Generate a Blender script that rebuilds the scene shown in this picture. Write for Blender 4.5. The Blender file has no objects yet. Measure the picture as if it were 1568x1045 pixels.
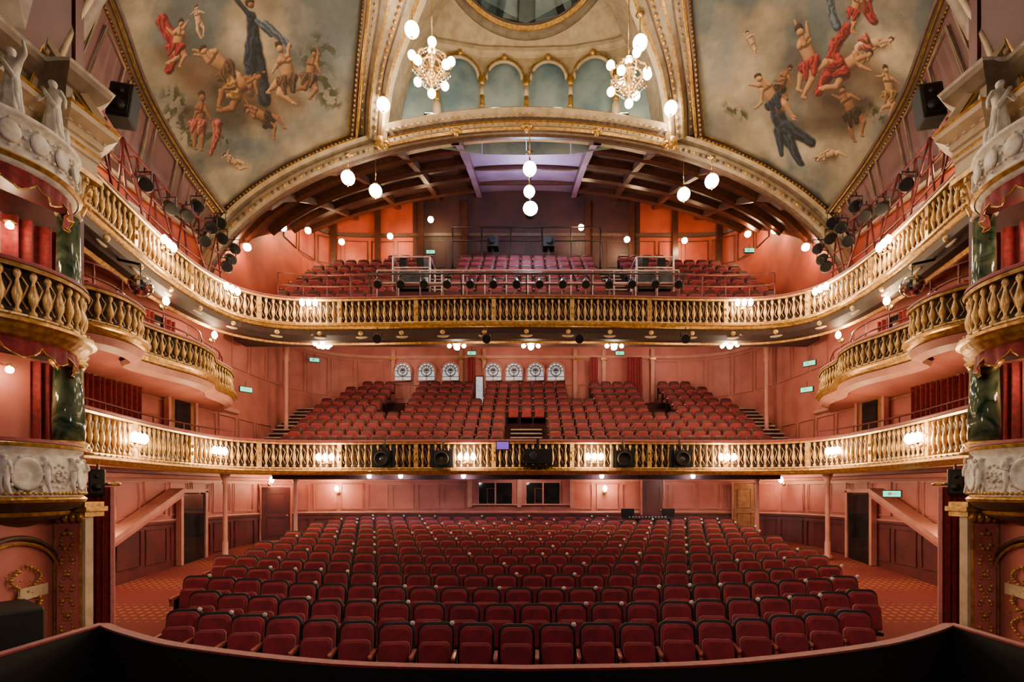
import bpy, math, random
import numpy as np
from mathutils import Vector, Matrix
R=random.Random(4)
PI=math.pi
# ---------------------------------------------------------------- materials
def newmat(name):
    m=bpy.data.materials.new(name); m.use_nodes=True
    nt=m.node_tree; b=nt.nodes['Principled BSDF']; return m,nt,b
def mat(name,c1,c2=None,rough=.6,metal=0.,scale=6.,bump=0.,emit=None,es=0.,kind='noise',sheen=0.):
    m,nt,b=newmat(name)
    b.inputs['Roughness'].default_value=rough; b.inputs['Metallic'].default_value=metal
    if sheen: b.inputs['Sheen Weight'].default_value=sheen
    c2=c2 or tuple(min(1,c*.75) for c in c1)
    tc=nt.nodes.new('ShaderNodeTexCoord')
    if kind=='carpet':
        t=nt.nodes.new('ShaderNodeTexVoronoi'); t.inputs['Scale'].default_value=scale
        t.inputs['Randomness'].default_value=.0; fac=t.outputs['Distance']
    elif kind=='marble':
        t=nt.nodes.new('ShaderNodeTexNoise'); t.inputs['Scale'].default_value=scale
        t.inputs['Detail'].default_value=8; t.inputs['Distortion'].default_value=2.5; fac=t.outputs['Fac']
    else:
        t=nt.nodes.new('ShaderNodeTexNoise'); t.inputs['Scale'].default_value=scale
        t.inputs['Detail'].default_value=5; fac=t.outputs['Fac']
    nt.links.new(tc.outputs['Object'],t.inputs['Vector'])
    r=nt.nodes.new('ShaderNodeValToRGB')
    r.color_ramp.elements[0].color=(*c2,1); r.color_ramp.elements[1].color=(*c1,1)
    if kind=='carpet':
        r.color_ramp.elements[0].position=.22; r.color_ramp.elements[1].position=.34
    else:
        r.color_ramp.elements[0].position=.35; r.color_ramp.elements[1].position=.65
    nt.links.new(fac,r.inputs[0]); nt.links.new(r.outputs[0],b.inputs['Base Color'])
    if bump:
        bp=nt.nodes.new('ShaderNodeBump'); bp.inputs['Strength'].default_value=bump; bp.inputs['Distance'].default_value=.02
        nt.links.new(fac,bp.inputs['Height']); nt.links.new(bp.outputs[0],b.inputs['Normal'])
    if emit:
        b.inputs['Emission Color'].default_value=(*emit,1); b.inputs['Emission Strength'].default_value=es
    return m
M_pink=mat('pink_plaster',(.54,.165,.135),(.41,.115,.095),.5,scale=1.5,bump=.1)
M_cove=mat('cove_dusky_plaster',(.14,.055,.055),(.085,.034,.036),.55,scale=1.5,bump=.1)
M_pinkd=mat('dado_maroon_paint',(.13,.024,.026),(.08,.016,.018),.45,scale=2)
M_pinkl=mat('pink_trim',(.60,.26,.20),(.48,.19,.15),.5,scale=3)
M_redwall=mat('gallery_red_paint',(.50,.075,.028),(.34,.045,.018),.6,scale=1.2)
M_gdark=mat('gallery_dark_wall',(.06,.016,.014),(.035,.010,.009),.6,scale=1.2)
M_cream=mat('cream_plaster',(.60,.47,.30),(.42,.31,.19),.5,scale=4,bump=.2)
M_creamd=mat('stone_plaster',(.26,.20,.14),(.16,.115,.075),.5,scale=4,bump=.2)
M_white=mat('ivory_relief',(.80,.76,.68),(.52,.47,.39),.45,scale=9,bump=.2)
M_gold=mat('gilded_plaster',(.68,.39,.09),(.34,.17,.035),.33,.55,scale=12,bump=.3)
M_goldp=mat('gilt_cast_iron',(.82,.54,.19),(.42,.22,.06),.38,.35,scale=9,bump=.2)
M_brown=mat('brown_moulding',(.10,.05,.03),(.055,.028,.018),.5,scale=8)
M_fascia=mat('maroon_fascia',(.032,.007,.006),(.018,.005,.004),.6,scale=5)
M_velvet=mat('velvet_red',(.28,.006,.012),(.13,.003,.007),.8,scale=14,sheen=.3)
M_seat=mat('seat_red_fabric',(.27,.011,.022),(.17,.007,.013),.75,scale=6,sheen=.25)
M_seatb=mat('seat_back_maroon',(.085,.005,.009),(.05,.004,.006),.6,scale=20)
M_wood=mat('armrest_wood',(.42,.10,.075),(.24,.05,.035),.3,scale=16)
M_black=mat('black_paint',(.006,.006,.007),(.003,.003,.003),.65,scale=10)
M_blackm=mat('black_metal',(.022,.022,.026),(.013,.013,.015),.35,.4,scale=10)
M_lens=mat('lens_glass',(.12,.13,.16),(.05,.05,.07),.08,.3,scale=3)
M_railp=mat('maroon_rail_paint',(.20,.04,.042),(.12,.025,.028),.35,.2,scale=9)
M_railw=mat('pale_rail_paint',(.58,.42,.44),(.42,.28,.31),.35,.2,scale=9)
M_marble=mat('green_marble',(.012,.04,.022),(.13,.17,.10),.1,scale=2.2,kind='marble')
M_carpet=mat('patterned_carpet',(.14,.008,.007),(.30,.09,.022),.95,scale=5.5,kind='carpet')
M_cfloor=mat('circle_floor_carpet',(.055,.007,.008),(.03,.005,.005),.9,scale=5)
M_soffit=mat('soffit_pink',(.40,.11,.085),(.28,.07,.055),.5,scale=1.5)
M_dark=mat('gallery_dark_ceiling',(.055,.014,.009),(.03,.009,.006),.5,scale=2)
M_beam=mat('gallery_beam_wood',(.075,.022,.012),(.04,.013,.008),.35,scale=6)
M_mauvelit=mat('mauve_lit_ceiling',(.26,.14,.24),(.17,.09,.17),.5,scale=1)  # purple glow of the trough light put into the ceiling colour
M_brass=mat('polished_brass',(.85,.6,.25),(.6,.4,.15),.2,.9,scale=8)
M_glassw=mat('etched_window_glass',(.75,.8,.85),(.3,.34,.44),.3,scale=9,emit=(.8,.88,1),es=.4)
M_crystal=mat('cut_crystal',(.95,.92,.85),(.8,.78,.7),.05,.6,scale=30)
M_darkglass=mat('dark_window_glass',(.01,.01,.012),(.02,.02,.02),.08,scale=3)
M_wooddoor=mat('oak_door',(.36,.17,.07),(.24,.1,.04),.4,scale=7)
M_bulb=mat('warm_bulb',(1,.9,.7),emit=(1,.72,.36),es=110)
M_globe=mat('opal_globe',(1,.95,.85),emit=(1,.80,.50),es=34)
M_cool=mat('cool_bulb',(.8,.9,1),emit=(.7,.86,1),es=200)
M_green=mat('exit_sign_green',(.0,.5,.3),emit=(.05,.9,.55),es=2.0)
M_screen=mat('purple_screen',(.1,.05,.3),emit=(.3,.1,.8),es=.8)
M_skypanel=mat('painted_sky',(.33,.43,.45),(.14,.23,.29),.6,scale=1.1)
M_boards=mat('stage_boards',(.05,.035,.03),(.03,.02,.02),.5,scale=3)
M_step=mat('stair_nosing',(.45,.33,.26),(.32,.23,.18),.6,scale=5)
def mirror_mat():
    m,nt,b=newmat('mirror_tiles'); b.inputs['Metallic'].default_value=1; b.inputs['Roughness'].default_value=.08
    b.inputs['Base Color'].default_value=(.75,.78,.8,1); return m
M_mirror=mirror_mat()
def paint_mat():
    m,nt,b=newmat('ceiling_fresco'); b.inputs['Roughness'].default_value=.75
    a=nt.nodes.new('ShaderNodeVertexColor'); a.layer_name='Col'
    nt.links.new(a.outputs['Color'],b.inputs['Base Color']); return m
M_fresco=paint_mat()
# ---------------------------------------------------------------- mesh builder
class MB:
    def __init__(s,mir=False): s.v=[];s.f=[];s.m=[];s.sm=[];s.mats=[];s.mir=mir
    def mi(s,m):
        if m not in s.mats: s.mats.append(m)
        return s.mats.index(m)
    def add(s,vs,fs,m,smooth=False):
        o=len(s.v); s.v.extend([tuple(p) for p in vs]); k=s.mi(m)
        for f in fs: s.f.append(tuple(i+o for i in f)); s.m.append(k); s.sm.append(smooth)
    def merge(s,t,Mx):
        o=len(s.v); s.v.extend([tuple(Mx@Vector(p)) for p in t.v])
        ks=[s.mi(m) for m in t.mats]
        for f,k,q in zip(t.f,t.m,t.sm): s.f.append(tuple(i+o for i in f)); s.m.append(ks[k]); s.sm.append(q)
    def box(s,c,sz,m,rz=0,rx=0):
        Mx=Matrix.Translation(c)@Matrix.Rotation(rz,4,'Z')@Matrix.Rotation(rx,4,'X')
        vs=[Mx@Vector((x*sz[0]/2,y*sz[1]/2,z*sz[2]/2)) for x in(-1,1) for y in(-1,1) for z in(-1,1)]
        s.add(vs,[(0,1,3,2),(4,6,7,5),(0,4,5,1),(2,3,7,6),(0,2,6,4),(1,5,7,3)],m)
    def ptube(s,pts,r,m,seg=6,rs=None,closed=False):
        pts=[Vector(p) for p in pts]; n=len(pts); vs=[];fs=[]
        for i,p in enumerate(pts):
            if closed: t=(pts[(i+1)%n]-pts[i-1])
            else: t=(pts[min(i+1,n-1)]-pts[max(i-1,0)])
            if t.length<1e-6: t=Vector((0,0,1))
            t.normalize(); up=Vector((0,0,1)) if abs(t.z)<.95 else Vector((1,0,0))
            a=t.cross(up).normalized(); b=a.cross(t); rr=rs[i] if rs else r
            for k in range(seg):
                q=2*PI*(k+.5)/seg; vs.append(p+a*math.cos(q)*rr+b*math.sin(q)*rr)
        for i in range(n if closed else n-1):
            j=(i+1)%n
            for k in range(seg):
                l=(k+1)%seg; fs.append((i*seg+k,i*seg+l,j*seg+l,j*seg+k))
        if not closed: fs.append(tuple(range(seg))[::-1]); fs.append(tuple((n-1)*seg+k for k in range(seg)))
        s.add(vs,fs,m,seg>5)
    def tube(s,a,b,r,m,seg=6,r1=None): s.ptube([a,b],r,m,seg,[r,r1 if r1 is not None else r])
    def lathe(s,c,prof,m,seg=12,Mx=None,smooth=True,a0=0,a1=2*PI,fold=0,nf=5):
        c=Vector(c); vs=[];fs=[]; n=len(prof); full=abs(a1-a0-2*PI)<1e-4; ns=seg if full else seg+1
        for r,z in prof:
            for k in range(ns):
                q=a0+(a1-a0)*k/seg; rr=r*(1+fold*math.sin(nf*q+z*3)) if fold else r
                p=Vector((rr*math.cos(q),rr*math.sin(q),z))
                if Mx: p=Mx@p
                vs.append(c+p)
        for i in range(n-1):
            for k in range(seg):
                l=(k+1)%ns; fs.append((i*ns+k,i*ns+l,(i+1)*ns+l,(i+1)*ns+k))
        if full: fs.append(tuple(range(ns))[::-1]); fs.append(tuple((n-1)*ns+k for k in range(ns)))
        s.add(vs,fs,m,smooth)
    def sph(s,c,r,m,seg=12,rings=8,sc=(1,1,1),smooth=True):
        pr=[(max(1e-4,r*math.sin(PI*i/rings)),-r*math.cos(PI*i/rings)) for i in range(rings+1)]
        s.lathe(c,pr,m,seg,Matrix.Diagonal((*sc,1)),smooth)
    def slab(s,out,y0,y1,bv,m,Mx=None):
        n=len(out); cx=sum(p[0] for p in out)/n; cz=sum(p[1] for p in out)/n; w=max(abs(p[0]-cx) for p in out)
        k=1-bv/w; vs=[];fs=[]
        for y,q in ((y0,k),(y0+bv*.7,1),(y1-bv*.7,1),(y1,k)):
            for x,z in out:
                p=Vector((cx+(x-cx)*q,y,cz+(z-cz)*q)); vs.append(Mx@p if Mx else p)
        for i in range(3):
            for j in range(n): l=(j+1)%n; fs.append((i*n+j,i*n+l,(i+1)*n+l,(i+1)*n+j))
        fs.append(tuple(range(n))[::-1]); fs.append(tuple(3*n+j for j in range(n)))
        s.add(vs,fs,m,False)
    def sweep(s,path,prof,m,smooth=False,cap=True):
        N=normals(path); vs=[];fs=[]; n=len(prof)
        for (p,nn) in zip(path,N):
            zz=p[2] if len(p)>2 else 0
            for o,z in prof: vs.append((p[0]+nn[0]*o,p[1]+nn[1]*o,z+zz))
        for i in range(len(path)-1):
            for j in range(n-1): fs.append((i*n+j,i*n+j+1,(i+1)*n+j+1,(i+1)*n+j))
        if cap and n>2: fs.append(tuple(range(n))); fs.append(tuple((len(path)-1)*n+j for j in range(n))[::-1])
        s.add(vs,fs,m,smooth)
    def loft(s,A,B,m,smooth=False):
        n=len(A); s.add(list(A)+list(B),[(i,i+1,n+i+1,n+i) for i in range(n-1)],m,smooth)
    def obj(s,name,parent=None):
        me=bpy.data.meshes.new(name)
        v=[(-p[0],p[1],p[2]) for p in s.v] if s.mir else s.v
        f=[tuple(reversed(q)) for q in s.f] if s.mir else s.f
        me.from_pydata(v,[],f)
        for m in s.mats: me.materials.append(m)
        me.polygons.foreach_set('material_index',s.m); me.polygons.foreach_set('use_smooth',s.sm)
        me.update(); o=bpy.data.objects.new(name,me); bpy.context.scene.collection.objects.link(o)
        if parent: o.parent=parent
        return o
def normals(path):
    out=[];n=len(path)
    for i in range(n):
        a=path[max(i-1,0)];b=path[min(i+1,n-1)]; tx,ty=b[0]-a[0],b[1]-a[1]; l=math.hypot(tx,ty) or 1
        out.append((ty/l,-tx/l))
    return out
def catmull(pts,n=8):
    out=[];P=[pts[0]]+list(pts)+[pts[-1]]
    for i in range(1,len(P)-2):
        for k in range(n):
            t=k/n; out.append(tuple(.5*((2*b)+(-a+c)*t+(2*a-5*b+4*c-d)*t*t+(-a+3*b-3*c+d)*t**3) for a,b,c,d in zip(P[i-1],P[i],P[i+1],P[i+2])))
    out.append(tuple(pts[-1])); return out
def full(half):
    return [(-p[0],)+tuple(p[1:]) for p in reversed(half[1:])]+list(half)
def resample(path,n):
    L=[0]
    for a,b in zip(path,path[1:]): L.append(L[-1]+math.dist(a,b))
    out=[];j=0
    for i in range(n):
        d=L[-1]*i/(n-1)
        while j<len(L)-2 and L[j+1]<d: j+=1
        t=(d-L[j])/((L[j+1]-L[j]) or 1); out.append(tuple(a+(b-a)*t for a,b in zip(path[j],path[j+1])))
    return out
def plen(path): return sum(math.dist(a,b) for a,b in zip(path,path[1:]))
def empty(name,loc=(0,0,0)):
    e=bpy.data.objects.new(name,None); e.empty_display_size=.2; bpy.context.scene.collection.objects.link(e); return e
def light(pos,e,col=(1,.68,.38),r=.08,parent=None,name='lamp_light'):
    l=bpy.data.lights.new(name,'POINT'); l.energy=e; l.color=col; l.shadow_soft_size=r
    o=bpy.data.objects.new(name,l); o.location=pos; bpy.context.scene.collection.objects.link(o)
    if parent: o.parent=parent
    return o
# ---------------------------------------------------------------- plan curves
Fh=catmull([(0,15.9),(2.5,15.95),(5.2,16.1),(7.4,16.05),(8.5,15.4),(8.85,14.2),(8.75,12.4),(8.4,10.6),(7.95,8.7)],8)
F=full(Fh); F=resample(F,121)
def wallpath(h): return resample(full(catmull(h,6)),121)
Ws=wallpath([(0,19.2),(3,19.2),(6,19.2),(8.2,18.9),(9.5,17.8),(9.9,16),(9.9,12.5),(9.9,8.7)])
Wd=wallpath([(0,23.2),(3.5,23.2),(7,23.2),(8.8,22.5),(9.6,21),(9.9,19),(9.9,14),(9.9,8.7)])
Wu=wallpath([(0,24),(4,24),(8.3,24),(9.7,23.2),(10,21),(9.95,18),(9.9,14),(9.9,8.7)])
def baluster(h):
    t=MB(); P=[(.028,0),(.045,.03),(.045,.08),(.018,.13),(.022,.2),(.052,.34),(.058,.46),(.028,.66),(.016,.78),(.038,.86),(.042,.93),(.022,1)]
    t.lathe((0,0,0),[(r,z*h) for r,z in P],M_goldp,7); return t
def balustrade(mb,path,z0,z1,sp=.2,velvet=True,piers=0):
    mb.sweep(path,[(-.12,z0),(-.06,z0),(-.06,z1-.06),(-.12,z1-.06)],M_fascia)
    mb.sweep(path,[(-.06,z0+.17),(.08,z0+.17),(.1,z0+.14)],M_goldp,cap=False)
    mb.sweep(path,[(.1,z0+.14),(.13,z0+.12),(.16,z0+.1)],M_brown,cap=False)
    mb.sweep(path,[(.15,z0+.11),(.19,z0+.09),(.19,z0+.05),(.14,z0+.03)],M_gold)
    mb.sweep(path,[(.14,z0+.03),(.11,z0-.02),(.06,z0-.06),(-.06,z0-.07)],M_gold)
    mb.sweep(path,[(-.1,z1-.09),(-.1,z1-.03),(.09,z1-.03),(.11,z1-.05),(.09,z1-.09)],M_goldp)
    if velvet: mb.sweep(path,[(-.14,z1-.03),(-.12,z1+.03),(.0,z1+.055),(.09,z1+.03),(.11,z1-.03)],M_velvet,True)
    L=plen(path); n=max(3,int(L/sp)); pts=resample(path,n); N=normals(pts); t=baluster(z1-.09-z0-.17)
    for i,(p,nn) in enumerate(zip(pts,N)):
        if piers and i%piers==0:
            a=math.atan2(nn[1],nn[0]); zc=(z0+.17+z1-.09)/2; hh=z1-.09-z0-.17
            mb.box((p[0]+nn[0]*.02,p[1]+nn[1]*.02,zc),(.1,.13,hh),M_goldp,rz=a); mb.sph((p[0]+nn[0]*.075,p[1]+nn[1]*.075,zc+.08),.045,M_gold,8,6); mb.sph((p[0]+nn[0]*.075,p[1]+nn[1]*.075,zc-.1),.03,M_gold,8,6,(1,1,2.2))
        else: mb.merge(t,Matrix.Translation((p[0]+nn[0]*.03,p[1]+nn[1]*.03,z0+.17)))
        if i<n-1:
            q=pts[i+1]; c=Vector(((p[0]+q[0])/2+nn[0]*.02,(p[1]+q[1])/2+nn[1]*.02,(z0+z1)/2+.04))
            d=Vector((nn[1],-nn[0],0)); h=(z1-z0)*.24
            mb.ptube([c-Vector((0,0,h))-d*.03,c-Vector((0,0,h*.5))+d*.03,c,c+Vector((0,0,h*.5))-d*.03,c+Vector((0,0,h))+d*.03],.009,M_goldp,4)
            mb.sph(c+Vector((nn[0]*.13,nn[1]*.13,z0+.13-c.z)),.022,M_goldp,5,4)
def frame(mb,a,b,z0,z1,m,r=.022):
    a=Vector((a[0],a[1],0));b=Vector((b[0],b[1],0)); Z=Vector((0,0,1))
    q=[a+Z*z0,b+Z*z0,b+Z*z1,a+Z*z1]
    mb.ptube(q,r,m,4,closed=True)
def panels(mb,path,i0,i1,step,z0,z1,m,off=.03,gap=.15,r=.022):
    N=normals(path); i=i0
    while i+step<=i1:
        a=path[i];b=path[i+step];na=N[i];nb=N[i+step]
        a=Vector((a[0]+na[0]*off,a[1]+na[1]*off));b=Vector((b[0]+nb[0]*off,b[1]+nb[1]*off)); d=(b-a)
        if d.length>.3:
            g=min(.3,gap/d.length/1.6); frame(mb,a+d*g,b-d*g,z0,z1,m,r)
        i+=step
# ---------------------------------------------------------------- floors
def fz(y): return max(0.,(y-6)/12.)
mb=MB(); ys=[4.6,6]+[7+i for i in range(13)]
mb.loft([(-9.95,y,fz(y)) for y in ys],[(9.95,y,fz(y)) for y in ys],M_carpet); mb.obj('floor')
mb=MB(); mb.box((0,3.6,-1.05),(13,4,.1),M_black); mb.obj('floor_orchestra_pit')
mb=MB(); mb.box((0,-2,1.05),(18,8,.2),M_boards); mb.box((0,1.95,.05),(18,.1,2.0),M_black); mb.obj('floor_stage')
# ---------------------------------------------------------------- walls
mb=MB()
mb.sweep(Ws,[(0,-.2),(0,3.55)],M_pink,cap=False)
mb.sweep(Ws,[(0,0),(.04,0),(.04,1.9),(.07,1.92),(.07,2.0),(0,2.02)],M_pinkd,cap=False)
mb.sweep(Ws,[(.05,1.96),(.09,2.0),(.05,2.04)],M_pinkl,cap=False)
mb.sweep(Ws,[(0,3.15),(.05,3.17),(.08,3.25),(0,3.28)],M_pinkl,cap=False)
panels(mb,Ws,2,118,3,2.15,3.05,M_pinkl); panels(mb,Ws,2,118,3,.9,1.8,M_pinkd,off=.05)
mb.obj('wall_stalls')
mb=MB()
mb.sweep(Wd,[(0,3.45),(0,9.7)],M_pink,cap=False)
mb.sweep(Wd,[(0,3.5),(.04,3.5),(.04,4.2),(.07,4.25),(0,4.3)],M_pinkd,cap=False)
mb.sweep(Wd,[(0,8.78),(.06,8.8),(.1,8.92),(0,8.95)],M_pinkl,cap=False)
mb.sweep(Wd[:24],[(.02,5.4),(.1,5.45),(.1,5.55),(0,5.6)],M_pinkl,cap=False); mb.sweep(Wd[97:],[(.02,5.4),(.1,5.45),(.1,5.55),(0,5.6)],M_pinkl,cap=False)
panels(mb,Wd,2,30,3,4.4,5.3,M_pinkl); panels(mb,Wd,91,118,3,4.4,5.3,M_pinkl)
panels(mb,Wd,22,46,3,7.0,8.65,M_pinkl);panels(mb,Wd,75,99,3,7.0,8.65,M_pinkl)
panels(mb,Wd,46,74,2,7.0,7.6,M_pinkl)
mb.obj('wall_dress_circle')
mb=MB()
mb.sweep(Wu,[(0,7.98),(0,17.5)],M_redwall,cap=False)
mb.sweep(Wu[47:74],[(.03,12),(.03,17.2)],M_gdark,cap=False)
mb.sweep(Wu[30:91],[(0,14.7),(.08,14.72),(.1,14.85),(0,14.9)],M_brown,cap=False)
panels(mb,Wu,30,90,3,13.3,14.5,M_brown,r=.03)
for i in (38,43,48,53,67,72,77,82):
    p=Wu[i]; n_=normals(Wu)[i]; mb.box((p[0]+n_[0]*.1,p[1]+n_[1]*.1,14.0),(.25,.2,4.6),M_beam)
mb.obj('wall_upper_circle')
for mir in (False,True):
    mb=MB(mir); mb.box((-8.75,8.6,7),(2.5,.16,14.4),M_pinkd)
    mb.obj('wall_pier_'+('right' if mir else 'left'))
# ---------------------------------------------------------------- soffits & balconies
def ring(mb,A,B,za,zb,m):
    mb.loft([(p[0],p[1],za) for p in A],[(p[0],p[1],zb(p)) for p in B],m)
mb=MB(); ring(mb,F,Ws,3.36,lambda p:3.5,M_soffit)
mb.sweep(F,[(-.1,3.36),(-.1,3.42),(-.5,3.42)],M_cfloor,cap=False)
balustrade(mb,F,3.38,4.36,piers=12)
mb.obj('dress_circle_balcony')
def zu(p): return 7.9+max(0,(p[1]-16)/7.2)*1.65
mb=MB(); ring(mb,F,Wd,7.74,zu,M_soffit)
mb.sweep(F,[(-.1,7.86),(-.1,7.95),(-.9,7.95)],M_cfloor,cap=False)
balustrade(mb,F,7.92,8.86,piers=12)
mb.sweep(F,[(-.02,7.86),(.1,7.84),(.06,7.7),(-.12,7.58),(-.3,7.56),(-.3,7.7)],M_fascia)
mb.sweep(F,[(-.32,7.60),(-.4,7.52),(-.5,7.55)],M_gold,cap=False)
pts=resample(F,25);N=normals(pts)
for p,nn in zip(pts,N):
    a=math.atan2(nn[1],nn[0])
    mb.sph((p[0]+nn[0]*.04,p[1]+nn[1]*.04,7.76),.09,M_goldp,10,6,(1,1,.8))
    Mx=Matrix.Rotation(a,4,'Z')
    mb.lathe((p[0]-nn[0]*.02,p[1]-nn[1]*.02,7.72),[(.16,-.02),(.2,0),(.16,.03)],M_cream,12,Mx@Matrix.Rotation(PI/2,4,'Y')@Matrix.Diagonal((.6,1.3,1,1)))
for k in range(-6,7):
    x=k*1.35; mb.box((x,19.6,8.58),(.12,7.3,.14),M_pinkl,rx=math.atan2(1.65,7.2))
for yy in (18,20.3): mb.box((0,yy,7.9+(yy-16)/7.2*1.65-.05),(17,.12,.12),M_pinkl)
mb.obj('upper_circle_balcony')
for mir in (False,True):
    mb=MB(mir); q=[p for p in F if p[0]<-7 and p[1]<16.2]
    mb.loft([(p[0]-.1,p[1],3.46) for p in q],[(-9.88,p[1],3.46) for p in q],M_cfloor); mb.loft([(p[0]-.1,p[1],7.98) for p in q],[(-9.88,p[1],7.98) for p in q],M_cfloor)
    mb.obj('floor_side_gallery')
# ---------------------------------------------------------------- seats
def rrect(w,z0,z1,r,rb=.03,n=4):
    o=[]
    for cx,cz,a0,rr in ((w-rb,z0+rb,-90,rb),(w-r,z1-r,0,r),(-w+r,z1-r,90,r),(-w+rb,z0+rb,180,rb)):
        for k in range(n+1):
            a=math.radians(a0+90*k/n); o.append((cx+rr*math.cos(a),cz+rr*math.sin(a)))
    return o
def seat_t(low=False):
    t=MB(); tilt=Matrix.Translation((0,.08,.4))@Matrix.Rotation(-.16,4,'X')@Matrix.Translation((0,-.08,-.4))
    n=2 if low else 4
    t.slab(rrect(.245,.36,1.0,.12,n=n),.09,.15,.02,M_black if not low else M_seatb,tilt)
    t.slab(rrect(.215,.4,.96,.10,n=n),.03,.11,.035,M_seatb if low else M_seat,tilt)
    t.slab(rrect(.205,.36,.76,.07,n=n),-.10,.0,.035,M_seat,tilt)
    if not low:
        t.box((0,-.02,.33),(.4,.2,.05),M_black)
    x=-.268
    t.box((x,.0,.34),(.035,.16,.62),M_black)
    if not low:
        t.box((x,-.06,.635),(.05,.34,.045),M_wood); t.lathe((x,-.23,.612),[(.025,0),(.025,.045)],M_wood,8)
        t.box((x,-.2,.56),(.035,.06,.12),M_wood)
    else: t.box((x,-.04,.635),(.05,.28,.05),M_wood)
    return t
ST=seat_t(); SL=seat_t(True)
SN=MB(); SN.merge(ST,Matrix.Identity(4)); SN.lathe((.22,.14,.985),[(.026,-.02),(.034,0),(.026,.02)],M_white,8,Matrix.Rotation(PI/2,4,'X'))
nrow=13
for i in range(nrow):
    y0=6.7+.9*i; k=.026*(1-i/14); w=[5.3,5.8,6.2,6.4,6.5,6.6,6.7,6.8,6.8,6.8,6.7,6.6,6.4][i]
    mb=MB(); pitch=.54; off=(i%2)*.27
    n=int(w/pitch)
    for j in range(-n,n+1):
        x=j*pitch+off-.13; y=y0+k*x*x
        if i in(12,) and abs(x-4.1)<1.4: continue
        mb.merge(SN if R.random()<.4 else ST,Matrix.Translation((x,y,fz(y)))@Matrix.Rotation(-.3*math.atan2(x,y),4,'Z')@Matrix.Diagonal((1,1,1+R.uniform(-.01,.01),1)))
    mb.obj('theatre_seat_row')
mb=MB()
NR=9; DY=.68; DZ=.37
for i in range(NR):
    z=3.6+DZ*i; y=16.5+DY*i; w=9.5 if i<7 else 9.1-.35*(i-6); d=DY if i<NR-1 else 22.9-y
    if i==0: w=8.2
    mb.box((0,y+d/2,z-.2),(2*w,d,.42),M_cfloor)
for i in range(14):
    z=3.7+DZ/2*i; y=16.75+DY/2*i
    if i<8: mb.box((0,y,z+.1),(1.15,.12,.05),M_step); mb.box((0,y+.15,z),(1.15,.3,.2),M_cfloor)
    if i>1:
        for sx in(-1,1):
            mb.box((sx*9.0,y,z+.1),(.9,.1,.05),M_step); mb.box((sx*9.0,y+.15,z),(.9,.3,.2),M_cfloor)
mb.obj('dress_circle_terrace')
for i in range(NR):
    z=3.81+DZ*i; y=16.95+DY*i; w=8.3 if i<6 else 8.2-.3*(i-5); mb=MB(); n=int(w/.5)
    for j in range(-n,n+1):
        x=j*.5
        if i<4 and abs(x)<.75: continue
        if i>=6 and (abs(x+2.)<.5 or abs(x-2.4)<.5): continue
        if abs(abs(x)-5.2)<.3 and i>3: continue
        mb.merge(SL,Matrix.Translation((x,y,z-.02))@Matrix.Diagonal((.92,1,.9,1)))
    mb.obj('dress_circle_seat_row')
mb=MB()
for i in range(8):
    z=8.35+.57*i; y=16.75+.78*i; w=9.6 if i<6 else 9.0
    d=.78 if i<7 else 23.7-y
    mb.box((0,y+d/2,z-.3),(2*w,d,.6),M_cfloor)
for sx in(-1,1):
    for i in range(14): mb.box((sx*3.4,16.7+.38*i,8.42+.285*i),(.8,.08,.04),M_step)
mb.obj('upper_circle_terrace')
for i in range(8):
    z=8.37+.57*i; y=17.2+.78*i; mb=MB(); w=8.9 if i<6 else (8.6 if i==6 else 6.4)
    n=int(w/.54)
    for j in range(-n,n+1):
        x=j*.54
        if abs(abs(x)-3.4)<.5: continue
        mb.merge(SL,Matrix.Translation((x,y,z)))
    mb.obj('upper_circle_seat_row')
# ---------------------------------------------------------------- pit rail
h=[(0,5.27),(2,5.42),(4,6.0),(5.1,6.55),(5.8,7.0)]
pr=full(catmull(h,6)); pr=[(-5.9,4.2),(-5.88,5.6)]+pr+[(5.88,5.6),(5.9,4.2)]
mb=MB(); mb.sweep(pr,[(-.05,-1),(-.05,1.0),(.05,1.0),(.05,-1)],M_black)
mb.sweep(pr,[(-.06,1.0),(-.06,1.025),(.06,1.025),(.06,1.0)],M_velvet); mb.obj('orchestra_pit_wall')
# ---------------------------------------------------------------- main arch
def ell(x,o=0): return 8.22+(5.44+o)*math.sqrt(max(0,1-(x/(9.95+o))**2))
def archcurve(y,o,x0=-9.9,x1=9.9,n=60):
    return [(x0+(x1-x0)*i/n,y,ell(x0+(x1-x0)*i/n,o)) for i in range(n+1)]
mb=MB()
prof=[(15.85,.06,M_brown),(15.7,.02,M_brown),(15.6,.05,M_creamd),(15.5,.08,M_cream),(15.5,.2,M_brown),(15.55,.25,M_cream),(15.6,.4,M_creamd),(15.5,.46,M_cream),(15.45,.56,M_creamd),(15.62,.66,M_creamd),(15.7,.8,M_creamd)]
for a,b in zip(prof,prof[1:]): mb.loft(archcurve(a[0],a[1]),archcurve(b[0],b[1]),a[2])
for i in range(110):
    x=-9.4+18.8*i/109; mb.sph((x,15.48,ell(x,.14)),.05,M_brown if i%3 else M_gold,6,4)
mb.obj('gallery_arch')
mb=MB(); mb.loft(archcurve(15.95,.6),[(x,15.95,19.6) for x,_,_ in archcurve(0,0)],M_creamd)
keep=[k for k,f in enumerate(mb.f) if abs(sum(mb.v[i][0] for i in f)/4)>4.3]
mb.f=[mb.f[k] for k in keep]; mb.m=[mb.m[k] for k in keep]; mb.sm=[mb.sm[k] for k in keep]
mb.obj('wall_above_arch')
mb=MB()
def cc(y,o,n=30): return [(-4.25+8.5*i/n,y-.0,ell(-4.25+8.5*i/n,0)+o) for i in range(n+1)]
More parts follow.
